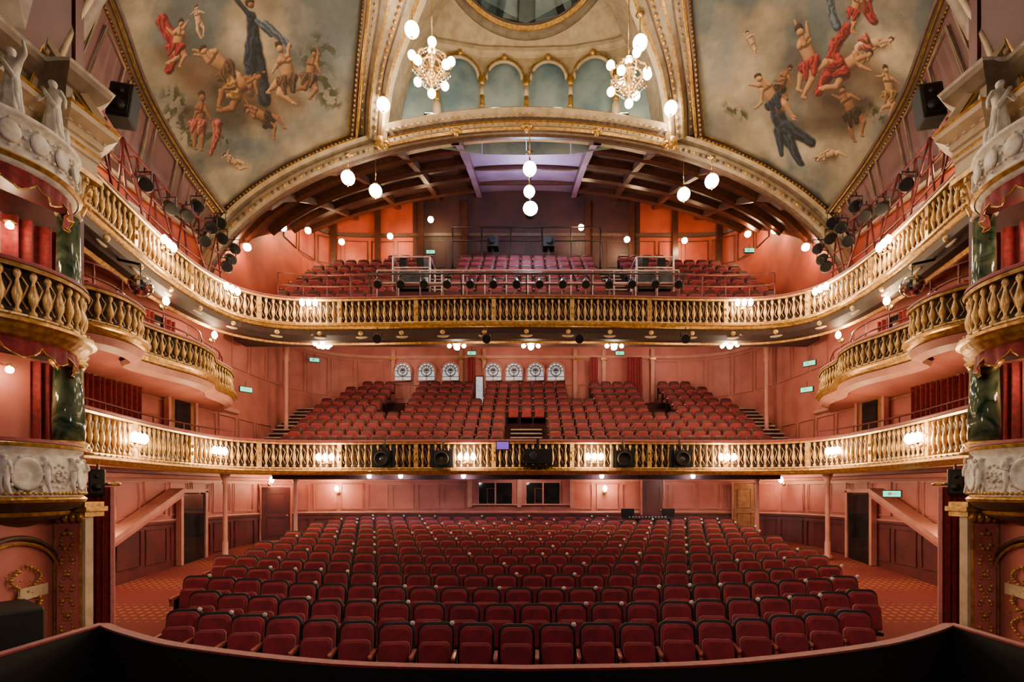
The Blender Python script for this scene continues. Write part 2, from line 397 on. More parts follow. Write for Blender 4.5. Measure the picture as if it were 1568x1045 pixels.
cp=[(15.45,.0,M_brown),(15.4,.03,M_gold),(15.37,.1,M_creamd),(15.4,.16,M_cream),(15.42,.28,M_gold),(15.38,.31,M_brown),(15.36,.4,M_cream),(15.28,.46,M_cream),(15.22,.58,M_gold),(15.25,.62,M_cream),(15.6,.66,M_cream),(17.2,.9,M_cream)]
for a,b in zip(cp,cp[1:]): mb.loft(cc(a[0],a[1]),cc(b[0],b[1]),a[2])
for i in range(46):
    x=-4.15+8.3*i/45; mb.box((x,15.31,ell(x)+.42),(.08,.1,.06),M_cream); mb.sph((x,15.38,ell(x)+.22),.035,M_gold,6,4)
for x in (-4.2,-2.1,0,2.1,4.2):
    z=ell(x); mb.sph((x,15.3,z+.05),.12,M_gold,10,6,(1.5,.7,.8)); mb.sph((x,15.28,z-.06),.07,M_gold,8,6)
mb.obj('trim_lunette_cornice')
mb=MB()
ar=[(-4.4,16.2),(-2.95,16.9),(-1.48,17.2),(0,17.25),(1.48,17.2),(2.95,16.9),(4.4,16.2)]
for s in range(6):
    a=ar[s];b=ar[s+1]; A=Vector((a[0],a[1],0));B=Vector((b[0],b[1],0)); d=(B-A); L=d.length; d.normalize(); nrm=Vector((d.y,-d.x,0))
    e0=-.1 if 0<s<5 else -.42; z0=14.3; zs=16.72+e0; rad=L/2-.13; ztop=17.62
    c=(A+B)/2; o=nrm*-.25
    mb.add([A+o+Vector((0,0,z0)),B+o+Vector((0,0,z0)),B+o+Vector((0,0,17.6)),A+o+Vector((0,0,17.6))],[(0,1,2,3)],M_skypanel)
    arc=[c+d*rad*math.cos(PI-PI*k/12)+Vector((0,0,zs+rad*math.sin(PI*k/12))) for k in range(13)]
    mb.ptube([p+nrm*.05 for p in arc],.055,M_cream,6); mb.ptube([p+nrm*.07+ (p-(c+Vector((0,0,zs)))).normalized()*.09 for p in arc],.025,M_gold,5)
    mb.loft(arc,[Vector((p.x,p.y,ztop)) for p in arc],M_cream)
    for e,sg in ((A,1),(B,-1)):
        q=e+d*sg*.13
        mb.add([e+Vector((0,0,zs)),q+Vector((0,0,zs)),q+Vector((0,0,ztop)),e+Vector((0,0,ztop))],[(0,1,2,3)],M_cream)
    mb.sph(c+nrm*.1+Vector((0,0,zs+rad+.1)),.1,M_gold,8,6)
for i,a in enumerate(ar):
    dz=-.3 if i in(0,6) else -.1; p=(a[0],a[1]-.05,15.2+dz)
    mb.lathe(p,[(.14,0),(.14,.45),(.1,.5),(.09,.55)],M_cream,10); mb.lathe(p,[(.09,.55),(.1,.6),(.085,.75),(.08,.95)],M_gold,10); mb.lathe(p,[(.075,.95),(.07,1.32)],M_cream,10)
    mb.lathe(p,[(.075,1.3),(.12,1.4),(.09,1.43),(.15,1.52)],M_gold,8)
mb.sweep(ar,[(0,17.4),(.1,17.42),(.16,17.5),(.18,17.6),(0,17.65)],M_cream)
mb.obj('lunette_arcade')
mb=MB()
A=resample(ar,25)
def cv(t,s): return [(x*s,y-2*t,17.62+1.25*t) for x,y in A]
L=[cv(0,1),cv(.3,.98),cv(1.0,.95),cv(1.6,.9)]
for a,b in zip(L,L[1:]): mb.loft(a,b,M_cream,True)
mb.loft(L[-1],[(p[0],9.5,19.8) for p in L[-1]],M_cream,True)
for sg in(-1,1):
    mb.ptube(catmull([(sg*3.3,16.6,17.75),(sg*3.1,16.2,18.05),(sg*3.0,15.4,18.55),(sg*3.2,14.4,19.2)],5),.05,M_gold,5)
tilt=Matrix.Rotation(math.radians(-32),4,'X'); cen=Vector((0,14.32,19.36))
mb.lathe(cen,[(3.1,.02),(3.05,-.07),(2.9,-.09),(2.85,-.03)],M_creamd,64,tilt)
mb.lathe(cen,[(2.85,-.02),(2.82,-.1),(2.76,-.12),(2.7,-.06)],M_gold,64,tilt); mb.lathe(cen,[(2.7,-.05),(2.66,-.1),(2.6,-.07)],M_brown,64,tilt)
mb.lathe(cen,[(2.62,-.10),(.01,-.10)],M_skypanel,64,tilt)
mb.obj('ceiling_dome')
# ---------------------------------------------------------------- frescoes
def coons(bot,rig,top,lef,nu,nv):
    bot=np.array(resample(bot,nu));top=np.array(resample(top,nu));lef=np.array(resample(lef,nv));rig=np.array(resample(rig,nv))
    u=np.linspace(0,1,nu)[None,:,None]; v=np.linspace(0,1,nv)[:,None,None]
    S=(1-v)*bot[None]+v*top[None]+(1-u)*lef[:,None]+u*rig[:,None]
    S-= (1-u)*(1-v)*bot[0]+u*(1-v)*bot[-1]+(1-u)*v*top[0]+u*v*top[-1]
    return S
SK=(.50,.27,.14);SD=(.28,.13,.065);SL_=(.62,.40,.25);BL=(.025,.035,.06);BL2=(.10,.14,.20);RE=(.30,.03,.03);RE2=(.38,.10,.08);DK=(.04,.024,.016);DK2=(.11,.062,.035);GR=(.045,.05,.025);CL=(.46,.39,.30);CB=(.12,.15,.175);OC=(.32,.18,.06)
def person(x,y,s,a,skin,arms,legs,hair=(.05,.028,.015),cl=None):
    s*=1.8; o=[];r=math.radians
    D=lambda t,l:(math.cos(r(t))*l,math.sin(r(t))*l)
    dx,dy=D(a,1.9*s); hx,hy=x+dx,y+dy; px,py=D(a+90,.62*s)
    o.append((x+.3*s,y+.5*s,hx+.3*s,hy+.5*s,1.4*s,1.4*s,DK2,'s'))
    for i,(a1,a2) in enumerate(legs):
        sg=1 if i%2 else -1; qx,qy=hx+px*.45*sg,hy+py*.45*sg; kx,ky=D(a1,1.6*s); fx,fy=D(a2,1.6*s)
        o+= [(qx,qy,qx+kx,qy+ky,.62*s,.42*s,skin,'b'),(qx+kx,qy+ky,qx+kx+fx,qy+ky+fy,.42*s,.2*s,skin,'b'),(qx+kx+fx,qy+ky+fy,qx+kx+fx+.3*s,qy+ky+fy+.1*s,.2*s,.14*s,skin,'b')]
    o+=[(x,y,hx,hy,.85*s,.68*s,skin,'b'),(x-px*.7,y-py*.7,x+px*.7,y+py*.7,.45*s,.45*s,skin,'b')]
    for i,(a1,a2) in enumerate(arms):
        sg=1 if i%2 else -1; qx,qy=x+px*.9*sg,y+py*.9*sg; kx,ky=D(a1,1.3*s); fx,fy=D(a2,1.15*s)
        o+= [(qx,qy,qx+kx,qy+ky,.36*s,.27*s,skin,'b'),(qx+kx,qy+ky,qx+kx+fx,qy+ky+fy,.27*s,.15*s,skin,'b')]
    nx,ny=D(a+180,1.35*s); o+=[(x,y,x+nx*.7,y+ny*.7,.3*s,.26*s,skin,'b'),(x+nx*1.1,y+ny*1.1,x+nx*1.12,y+ny*1.12,.5*s,.5*s,hair,'b'),(x+nx*.98+.12*s,y+ny*.98+.14*s,x+nx,y+ny+.2*s,.36*s,.36*s,skin,'b')]
    if cl:
        o+=[(hx-px*.8,hy-py*.8,hx+px*1.6,hy+py*1.6,.7*s,.6*s,cl,'f'),(hx+px,hy+py,hx+px*1.5+dx*.6,hy+py*1.5+dy*.6,.6*s,.25*s,cl,'f'),(hx-px*.6,hy-py*.6,hx+dx*.55,hy+dy*.55,.62*s,.35*s,cl,'f')]
    return o
def drape(pts,r0,r1,c):
    n=len(pts)-1
    return [(pts[i][0],pts[i][1],pts[i+1][0],pts[i+1][1],r0+(r1-r0)*i/n,r0+(r1-r0)*(i+1)/n,c,'f') for i in range(n)]
def clouds(L): return [(x,y,x2,y2,r,r,c,'c') for x,y,x2,y2,r,c in L]
left=clouds([(370,70,430,50,50,CL),(330,180,430,170,40,CL),(250,60,230,130,40,CB),(300,255,360,260,26,CL),(480,50,510,90,34,CB),(240,180,262,215,26,CL),(450,200,500,170,25,CB),(210,40,240,20,30,CL),(330,30,330,60,26,CB)])
left+=[(262,150,290,205,24,18,GR,'g'),(475,100,500,150,32,28,GR,'g'),(505,80,485,70,18,16,GR,'g'),(255,175,285,215,16,12,GR,'g'),(500,140,515,160,14,12,GR,'g'),(300,200,340,215,14,10,GR,'g')]
left+=[(300,120,400,165,46,48,DK2,'s'),(285,175,365,185,24,26,DK,'s'),(385,140,450,160,34,24,DK2,'s'),(250,90,300,140,26,26,DK2,'s'),(330,150,400,175,28,24,DK,'s')]
left+=[(384,50,390,92,9,14,BL,'f'),(388,90,402,158,14,13,BL,'f'),(384,92,380,150,12,9,BL,'f'),(380,48,362,26,5,4,BL,'f'),(362,26,356,10,4,3,SD,'b'),(382,30,382,32,7,7,DK,'b'),(384,34,384,34,5,5,SD,'b'),(392,56,412,74,5,4,BL2,'f'),(404,62,440,84,9,5,BL2,'f')]
left+=drape([(246,40),(258,62),(270,88),(256,118)],11,7,RE)+person(272,62,6,100,SK,[(180,230),(-20,-50)],[(60,120),(80,150)],cl=RE)
left+=person(302,40,3.6,80,SL_,[(200,160),(-20,20)],[(60,110),(100,70)])
left+=person(302,168,6.2,100,SD,[(160,120),(20,60)],[(95,100),(110,95)],cl=RE2)+person(386,178,5.5,20,SD,[(200,240),(250,200)],[(10,50),(40,90)],cl=DK)
left+=person(324,102,7.8,40,SK,[(170,190),(230,200)],[(60,130),(20,60)],cl=DK2)
left+=person(378,138,7,155,SD,[(-60,-20),(30,80)],[(120,170),(170,110)],cl=OC)
left+=person(474,104,6,95,SD,[(-70,-110),(10,60)],[(70,130),(110,170)],cl=DK2)
left+=person(432,106,7.6,70,SK,[(150,120),(-40,-80)],[(160,140),(120,30)],cl=DK2)
left+=drape([(325,190),(322,208),(312,232)],8,4,RE2)+person(346,240,4,30,SL_,[(190,150),(250,290)],[(10,60),(40,-10)])
right=clouds([(1180,80,1150,120,50,CL),(1240,230,1310,240,30,CL),(1350,60,1390,110,40,CL),(1120,60,1110,120,36,CB),(1390,160,1350,200,30,CB),(1250,20,1200,30,30,CB),(1160,200,1190,240,26,CL)])
right+=[(1230,130,1310,170,48,46,DK2,'s'),(1225,195,1300,190,26,28,DK,'s'),(1300,110,1360,135,36,30,DK2,'s'),(1120,165,1140,180,14,12,GR,'g'),(1325,165,1355,180,16,14,GR,'g'),(1270,160,1330,165,24,18,DK,'s')]
right+=[(1196,180,1212,215,14,12,BL,'f'),(1210,196,1250,218,12,8,BL,'f'),(1214,214,1232,246,11,7,BL,'f'),(1196,205,1200,235,9,5,BL,'f'),(1270,22,1282,60,6,8,BL2,'f')]
right+=person(1300,158,6.5,60,SD,[(170,200),(-30,20)],[(40,90),(90,60)],cl=DK)+person(1362,128,5.5,80,SK,[(200,160),(-20,30)],[(100,140),(60,100)],cl=OC)
right+=[(1330,0,1322,24,15,13,RE,'f'),(1322,24,1338,46,12,8,RE,'f'),(1298,60,1284,84,9,10,RE,'f'),(1282,84,1272,120,11,10,RE,'f'),(1272,120,1258,150,10,7,RE,'f')]
right+=person(1312,22,5,100,SK,[(190,160),(-20,20)],[(110,80),(80,110)],cl=RE)
right+=person(1352,76,6,160,SL_,[(-30,-60),(20,60)],[(100,150),(150,110)],cl=RE2)
right+=person(1316,104,8,150,SK,[(-60,-30),(60,20)],[(120,170),(190,140)],cl=RE)
right+=person(1205,128,5.2,110,SD,[(160,190),(20,60)],[(60,110),(100,60)],cl=DK)
right+=person(1232,84,8.2,65,SK,[(215,245),(-50,-100)],[(140,95),(75,120)],cl=RE)
right+=person(1176,142,6.8,50,SK,[(170,185),(90,150)],[(30,60),(10,50)],cl=BL)
right+=person(1268,238,4,-20,SL_,[(150,190),(-80,-40)],[(10,50),(-20,20)])+person(1148,72,3,60,SL_,[(180,220),(-40,0)],[(80,30),(50,90)])
def fbm(x,y,s):
    v=0;a=1
    rs=np.random.RandomState(s)
    for o in range(6):
        k=2**o/70.
        for _ in range(3):
            th=rs.uniform(0,6.28);ph=rs.uniform(0,6.28); v=v+a*np.sin((x*np.cos(th)+y*np.sin(th))*k*2+ph+1.5*np.sin((x*np.sin(th)-y*np.cos(th))*k*1.3+ph))/3
        a*=.55
    return v
def fresco(mir):
    bx=[9.3,8.9,8.3,7.3,6.2,5.3]
    bot=[(-x,15.6,ell(x,.72),806-784*x/15.6,750-784*(ell(x,.72)-2.85)/15.6) for x in bx]
    rig=[bot[-1],(-4.77,14.5,14.87,548,100),(-4.2,13.2,15.2,560,18),(-3.6,11.6,15.0,563,-70)]
    lef=[bot[0],(-9.55,14.2,11.95,268,240),(-9.4,12.5,12.57,216,140),(-8.83,10.8,13.1,165,5),(-8.4,9.2,13.4,90,-120)]
    rig=catmull(rig,6);lef=catmull(lef,6)
    top=[lef[-1],(-6.2,10.2,14.9,330,-110),rig[-1]]; top=catmull(top,8)
    nu,nv=440,480
    S=coons(bot,rig,top,lef,nu,nv).reshape(-1,5)
    U=S[:,3].copy();V=S[:,4].copy(); ST_=left
    if mir: U=1612-U; ST_=right
    n1=fbm(U,V,1+mir);n2=fbm(U*1.3+50,V*1.3,5+mir); n3=fbm(U*4,V*4,9); n4=fbm(U*9,V*9,13)
    w=np.clip(.42+.6*n1+.2*(V-150)/200,0,1)[:,None]
    col=np.array((.10,.12,.13))*(1-w)+np.array((.34,.275,.195))*w
    col=col*(1+.2*n2[:,None])
    U2=U+2.2*n2+1.3*n3;V2=V+2.2*n1+1.3*n3
    for x0,y0,x1,y1,r0,r1,c,kd in ST_:
        dx,dy=x1-x0,y1-y0;L2=dx*dx+dy*dy+1e-6; rm=max(r0,r1)*1.2
        xa,xb=min(x0,x1)-rm,max(x0,x1)+rm; ya,yb=min(y0,y1)-rm,max(y0,y1)+rm
        I=np.nonzero((U2>xa)&(U2<xb)&(V2>ya)&(V2<yb))[0]
        if not len(I): continue
        u,v=U2[I],V2[I]
        t=np.clip(((u-x0)*dx+(v-y0)*dy)/L2,0,1); r=r0+(r1-r0)*t
        ex=(u-(x0+t*dx))/r;ey=(v-(y0+t*dy))/r; d=np.hypot(ex,ey)
        soft={'c':.9,'s':.8,'g':.7,'b':.2,'f':.28}[kd]
        a=np.clip((1-d)/soft,0,1)[:,None]
        if kd=='c': a=a*.6*np.clip(.7+.6*n2[I],0,1)[:,None]
        if kd=='s': a=a*.75
        if kd=='g': a=a*np.clip(.35+2.2*n4[I],0,1)[:,None]
        nz=np.sqrt(np.clip(1-d*d,0,1))
        if kd in('b','f'):
            sh=.18+1.2*np.clip(-.5*ex-.6*ey+.45*nz,0,1.2)
            if kd=='f':
                cr=(ex*dy-ey*dx)/math.sqrt(L2); sh=sh*(1+.55*np.sin(cr*7+n3[I]*4+t*3))
            sh=sh*(1+.16*n3[I])
        else: sh=1+.25*n2[I]
        col[I]=col[I]*(1-a)+np.clip(np.array(c)*sh[:,None],0,1)*a
    col=np.clip(col*(1+.07*n4[:,None]),0.008,1)
    P=S[:,:3].copy()
    if mir: P[:,0]*=-1
    g=np.arange(nu*nv).reshape(nv,nu); fs=np.stack([g[:-1,:-1],g[:-1,1:],g[1:,1:],g[1:,:-1]],-1).reshape(-1,4).tolist()
    nm='ceiling_fresco'
    me=bpy.data.meshes.new(nm); me.from_pydata(P.tolist(),[],fs); me.materials.append(M_fresco)
    ca=me.color_attributes.new('Col','FLOAT_COLOR','POINT')
    rgba=np.ones((len(P),4));rgba[:,:3]=col; ca.data.foreach_set('color',rgba.ravel())
    me.polygons.foreach_set('use_smooth',[True]*len(fs)); me.update()
    o=bpy.data.objects.new(nm,me); bpy.context.scene.collection.objects.link(o)
    mb=MB(mir); dn=Vector((.02,-.05,-.04))
    edge=[Vector(p[:3])+dn for p in bot+rig[1:]]; e2=[Vector(p[:3])+dn for p in lef]
    for E,sg in ((edge,1),(e2,-1)):
        mb.ptube(E,.09,M_brown,6)
        mb.ptube([p+Vector((.13*sg,-.04,-.03 if sg>0 else 0)) for p in E],.05,M_gold,5)
        mb.ptube([p-Vector((.22*sg,.0,-.12 if sg>0 else 0)) for p in E],.05,M_brown,5)
        mb.ptube([p-Vector((.13*sg,.02,-.08 if sg>0 else 0)) for p in E],.025,M_gold,5)
        for p in resample([tuple(p) for p in E],80): mb.sph(Vector(p)+Vector((.0,-.08,-.05)),.035,M_gold,5,4)
    R1=catmull([(-4.2,15.35,13.2),(-4.05,15.25,14.2),(-3.75,14.9,15.0),(-3.0,14.1,15.7),(-2.2,13,15.9),(-1.1,12.3,15.9),(0,12.1,15.9)],6)
    R2=catmull([(-5.2,15.6,13.75),(-5.05,15.1,14.4),(-4.77,14.5,14.87),(-4.2,13.2,15.2),(-3.6,11.6,15.0),(-2.2,10.7,15.0),(0,10.4,15.0)],6)
    a=resample(R1,40);b=resample(R2,40)
    K=[(0,0,M_cream),(.08,-.12,M_gold),(.14,-.14,M_creamd),(.28,-.02,M_brown),(.33,.02,M_creamd),(.42,0,M_creamd),(.5,-.1,M_gold),(.55,-.1,M_creamd),(.68,0,M_brown),(.73,.02,M_creamd),(1,0,M_creamd)]
    rows=[[Vector(p)*(1-t)+Vector(q)*t+Vector((0,d,d*.6)) for p,q in zip(a,b)] for t,d,_ in K]
    for i in range(len(K)-1): mb.loft(rows[i],rows[i+1],K[i][2],True)
    for j in range(1,40):
        p=Vector(a[j])*.64+Vector(b[j])*.36; mb.sph(p+Vector((0,-.07,-.03)),.055,M_gold,6,4)
        p=Vector(a[j])*.22+Vector(b[j])*.78; mb.sph(p+Vector((0,-.04,-.03)),.035,M_gold,5,4)
    mb.loft(a,[(p[0],p[1]+1.4,p[2]+.7) for p in a],M_creamd,True)
    mb.sph((-4.35,15.25,13.2),.16,M_gold,10,6,(1,.7,1.3))
    mb.obj('trim_fresco_frame')
    mb=MB(mir)
    t=resample(top,20); mb.loft([p[:3] for p in t],[(-8.4+8.4*i/19,7.0,13.6+1.2*math.sin(i/19*PI/2)) for i in range(20)],M_creamd)
    mb.loft([(-3.6,11.6,15.0),(-2.2,10.7,15.0),(0,10.4,15.0)],[(-3.6,7,14.2),(-2,7,14.7),(0,7,14.8)],M_creamd)
    mb.obj('ceiling_stage_side')
    mb=MB(mir); l=resample([p[:3] for p in lef],24)
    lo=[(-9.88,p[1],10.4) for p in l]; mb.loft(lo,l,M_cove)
    for j in range(2,23,4):
        A_=Vector(lo[j]);B_=Vector(l[j]);A2=Vector(lo[min(j+3,23)]);B2=Vector(l[min(j+3,23)])
        q=[A_.lerp(B_,.12),A2.lerp(B2,.12),A2.lerp(B2,.88),A_.lerp(B_,.88)]; mb.ptube([p+Vector((.05,0,0)) for p in q],.03,M_creamd,5,closed=True)
    mb.tube(Vector(lo[0])+Vector((.05,0,0)),Vector(lo[-1])+Vector((.05,0,0)),.08,M_cream,6)
    for y in (9.6,11.2,12.8):
        mb.box((-9.84,y,9.4),(.06,.8,1.2),M_white); mb.box((-9.8,y,9.4),(.04,.62,1.02),M_pinkl)
    mb.obj('wall_cove_'+('right' if mir else 'left'))
fresco(False);fresco(True)
# ---------------------------------------------------------------- gallery ceiling : rises towards the back so the side walls show
mb=MB()
def gz(x,y):
    s=min(1,max(0,(y-15.85)/8.2)); s=s**.75
    return ell(x,.25)*(1-s)+(16.9-.018*x*x)*s
YS=[15.85,16.6,17.6,19,20.5,22,24.05]
for (xa,xb,m) in ((-9.93,-2.2,M_dark),(-2.2,2.2,M_mauvelit),(2.2,9.93,M_dark)):
    n=20; xs=[xa+(xb-xa)*i/n for i in range(n+1)]
    for y0,y1 in zip(YS,YS[1:]): mb.loft([(x,y0,gz(x,y0)) for x in xs],[(x,y1,gz(x,y1)) for x in xs],m,True)
for x in (-2.2,2.2):
    for q in(-.12,.12):
        mb.loft([(x+q,y,gz(x,y)-.25) for y in YS],[(x+q,y,gz(x,y)) for y in YS],M_beam)
    mb.loft([(x-.12,y,gz(x,y)-.25) for y in YS],[(x+.12,y,gz(x,y)-.25) for y in YS],M_mauvelit)
for x in (-8,-6,-4.1,4.1,6,8):
    mb.ptube([(x,y,gz(x,y)-.12) for y in YS],.15,M_beam,4)
for y in (17.6,19.4,21.2,23):
    for a,b in((-9.7,-2.3),(2.3,9.7)):
        mb.ptube([(a+(b-a)*i/10,y,gz(a+(b-a)*i/10,y)-.15) for i in range(11)],.16,M_beam,4)
for y in (20.5,22.5):
    mb.box((0,y,gz(0,y)-.12),(4.3,.1,.16),M_beam)
mb.obj('ceiling_gallery')
mb=MB()
mb.tube((-3.3,22.9,14.6),(3.3,22.9,14.6),.04,M_blackm)
for x in (-3.3,-2,-.7,.7,2,3.3): mb.tube((x,22.9,12.6),(x,22.9,14.6),.03,M_blackm)
mb.tube((-3.3,22.9,14.0),(3.3,22.9,14.0),.03,M_blackm)
mb.obj('gallery_guard_rail')
for x in (-1.5,1.0):
    mb=MB(); mb.box((x,23,13.9),(.5,.6,.45),M_black); mb.lathe((x,22.7,13.9),[(.12,0),(.16,.15),(.14,.15)],M_blackm,10,Matrix.Rotation(PI/2,4,'X')); mb.box((x,23,13.4),(.1,.1,.6),M_blackm); mb.obj('follow_spotlight')
# ---------------------------------------------------------------- upper front railings & platforms
mb=MB()
def off(path,o): return [(p[0]+n[0]*o,p[1]+n[1]*o) for p,n in zip(path,normals(path))]
Q=off(F,-.25)[30:91]
for z in (9.35,9.72): mb.ptube([(x,y,z) for x,y in Q],.028,M_railp,6)
for p in resample(Q,22): mb.tube((p[0],p[1],8.0),(p[0],p[1],9.72),.025,M_railp)
mb.obj('upper_circle_guard_rail')
mb=MB()
for z in (9.5,9.9): mb.tube((-4.8,16.45,z),(4.9,16.45,z),.03,M_railw)
for i in range(15): x=-4.8+9.7*i/14; mb.tube((x,16.45,8.0),(x,16.45,9.9),.022,M_railw)
mb.box((0,16.55,9.05),(9.7,.05,.4),M_pinkd)
mb.obj('front_safety_rail')
for cx in (-3.75,4.2):
    mb=MB()
    for dx in(-.6,.6):
        for dy in (0,.9): mb.tube((cx+dx,16.7+dy,8.5),(cx+dx,16.7+dy,10.45),.03,M_railw)
        for z in (10.45,10.1): mb.tube((cx+dx,16.7,z),(cx+dx,17.6,z),.03,M_railw)
    for z in (9.75,10.1,10.45): mb.tube((cx-.6,16.7,z),(cx+.6,16.7,z),.03,M_railw)
    mb.box((cx,17.1,9.5),(1.2,.9,.08),M_blackm); mb.box((cx,16.68,9.7),(1.15,.02,.6),M_lens)
    mb.box((cx-.35,17,10.35),(.22,.5,.3),M_blackm,rz=.2,rx=.2);mb.box((cx+.3,17.1,10.4),(.25,.5,.3),M_blackm,rz=-.2,rx=.2)
    mb.tube((cx-.35,17,9.5),(cx-.35,17,10.3),.03,M_blackm);mb.tube((cx+.3,17.1,9.5),(cx+.3,17.1,10.3),.03,M_blackm)
    mb.obj('follow_spot_platform')
def stage_lantern(pos,aim,s=1.,name='stage_lantern'):
    mb=MB(); d=(Vector(aim)-Vector(pos)).normalized(); q=d.to_track_quat('Z','Y').to_matrix().to_4x4()
    mb.lathe(pos,[(.07*s,-.2*s),(.10*s,-.16*s),(.10*s,.1*s),(.14*s,.12*s),(.14*s,.2*s),(.12*s,.2*s)],M_blackm,12,q)
    mb.lathe(pos,[(.12*s,.17*s),(.01,.19*s)],M_lens,12,q)
    p=Vector(pos); mb.ptube([p+Vector((-.15*s,0,0)),p+Vector((-.15*s,0,.22*s)),p+Vector((.15*s,0,.22*s)),p+Vector((.15*s,0,0))],.015*s,M_blackm,4)
    mb.tube(p+Vector((0,0,.22*s)),p+Vector((0,0,.3*s)),.02*s,M_blackm)
    return mb.obj(name)
mb=MB(); mb.tube((-4.9,15.55,9.42),(4.9,15.55,9.42),.03,M_blackm)
for x in(-4.8,-2,0,2,4.8): mb.tube((x,15.55,9.42),(x,15.85,8.9),.02,M_blackm)
mb.obj('lighting_bar')
for i in range(14): x=-4.5+9.1*i/13; stage_lantern((x,15.5,9.12),(x*.5,6,1.5),.9)
for x in (-4.35,-2.55,2.95,4.7):
    mb=MB(); mb.box((x,15.6,3.78),(.5,.32,.52),M_blackm); mb.lathe((x,15.42,3.78),[(.19,0),(.22,.08),(.19,.1),(.17,.04),(.01,.03)],M_black,16,Matrix.Rotation(PI/2,4,'X'))
    mb.sph((x,15.43,3.78),.13,M_lens,12,8,(1,.4,1)); mb.box((x-.3,15.6,3.85),(.06,.2,.65),M_black);mb.box((x+.3,15.6,3.85),(.06,.2,.65),M_black); mb.tube((x,15.6,4.0),(x,15.75,4.4),.03,M_blackm)
    mb.obj('moving_head_light')
mb=MB(); mb.box((.35,15.45,3.85),(.85,.55,.42),M_black); mb.lathe((.2,15.17,3.85),[(.09,0),(.11,.12),(.1,.12)],M_lens,14,Matrix.Rotation(PI/2,4,'X')); mb.box((.35,15.6,3.58),(.95,.5,.05),M_blackm); mb.box((.35,15.7,4.2),(.08,.08,.4),M_blackm); mb.obj('video_projector')
mb=MB(); mb.box((-.72,15.6,4.2),(.36,.05,.22),M_screen); mb.box((-.72,15.64,4.2),(.42,.05,.28),M_black); mb.obj('monitor_screen')
for x in (-4.5,-1.2,1.6,4.8): stage_lantern((x,15.45,7.45),(x*.4,4,1),1.0)
# ---------------------------------------------------------------- sides
MP=catmull([(-8.3,8.7),(-7.8,9.15),(-7.65,9.7),(-7.85,10.4),(-8.35,10.85),(-8.35,11.6),(-8.2,12.6),(-8.35,13.5),(-8.75,14.3),(-8.95,15.3),(-9.4,16.3)],6)
def bow(c,r,a0,a1,n=28): return [(c[0]+r*math.cos(math.radians(a0+(a1-a0)*i/n)),c[1]+r*math.sin(math.radians(a0+(a1-a0)*i/n))) for i in range(n+1)]
def swag(mb,path,z,dep,m,n=6):
    pts=resample(path,n*8+1);N=normals(pts);top=[];bot=[]
    for i,(p,nn) in enumerate(zip(pts,N)):
        t=(i%8)/8; d=dep*(.45+.55*math.sin(PI*t)); w=.03*math.sin(i*1.7)
        top.append((p[0],p[1],z)); bot.append((p[0]+nn[0]*w,p[1]+nn[1]*w,z-d))
    mb.loft(top,bot,m,True)
    mb.ptube(bot,.012,M_gold,5)
def curtain(mb,a,b,z0,z1,m,amp=.06,fold=.16):
    a=Vector((a[0],a[1],0));b=Vector((b[0],b[1],0));L=(b-a).length;n=int(L/fold*8);d=(b-a)/L;nn=Vector((d.y,-d.x,0))
    pts=[a+d*L*i/n+nn*amp*math.sin(2*PI*i/8+.6*math.sin(i*.35)) for i in range(n+1)]
    mb.loft([(p.x,p.y,z0) for p in pts],[(p.x,p.y,z1) for p in pts],m,True)
def skinfig(name,base,h,pose,mirx,parent=None,m=None,fat=1.):
    J={'pel':(0,0,.50),'wa':(.01,0,.60),'ch':(.0,0,.72),'nk':(.0,0,.83),'hd':(.0,-.01,.89),'ht':(0,-.01,.95),'ls':(-.11,0,.78),'rs':(.11,0,.78),
       'lh0':(-.06,0,.47),'rh0':(.06,0,.47),'lk':(-.07,-.05,.27),'lf':(-.06,.02,.03),'rk':(.09,-.03,.27),'rf':(.12,.03,.03)}
    if pose==0: J.update({'le':(-.2,-.03,.66),'lh':(-.16,-.12,.55),'re':(.21,-.02,.86),'rh':(.2,-.05,1.02)})
    else: J.update({'le':(-.2,-.04,.64),'lh':(-.12,-.14,.60),'re':(.2,-.03,.63),'rh':(.24,-.08,.48)})
    rad={'pel':.075,'wa':.06,'ch':.085,'nk':.028,'hd':.06,'ht':.045,'ls':.035,'rs':.035,'le':.024,'re':.024,'lh':.018,'rh':.018,'lh0':.055,'rh0':.055,'lk':.036,'rk':.036,'lf':.024,'rf':.024}
    E=[('pel','wa'),('wa','ch'),('ch','nk'),('nk','hd'),('hd','ht'),('ch','ls'),('ch','rs'),('ls','le'),('le','lh'),('rs','re'),('re','rh'),('pel','lh0'),('lh0','lk'),('lk','lf'),('pel','rh0'),('rh0','rk'),('rk','rf')]
    ks=list(J); me=bpy.data.meshes.new(name); sx=-1 if mirx else 1
    me.from_pydata([(base[0]+sx*J[k][0]*h,base[1]+J[k][1]*h,base[2]+J[k][2]*h) for k in ks],[(ks.index(a),ks.index(b)) for a,b in E],[])
    me.materials.append(m or M_white)
    o=bpy.data.objects.new(name,me); bpy.context.scene.collection.objects.link(o)
    o.modifiers.new('s','SKIN')
    for i,k in enumerate(ks):
        me.skin_vertices[0].data[i].radius=(rad[k]*h*fat,rad[k]*h*fat)
    me.skin_vertices[0].data[0].use_root=True
    sb=o.modifiers.new('d','SUBSURF'); sb.levels=2; sb.render_levels=2
    if parent:o.parent=parent
    return o
BC=(-7.4,6.95)
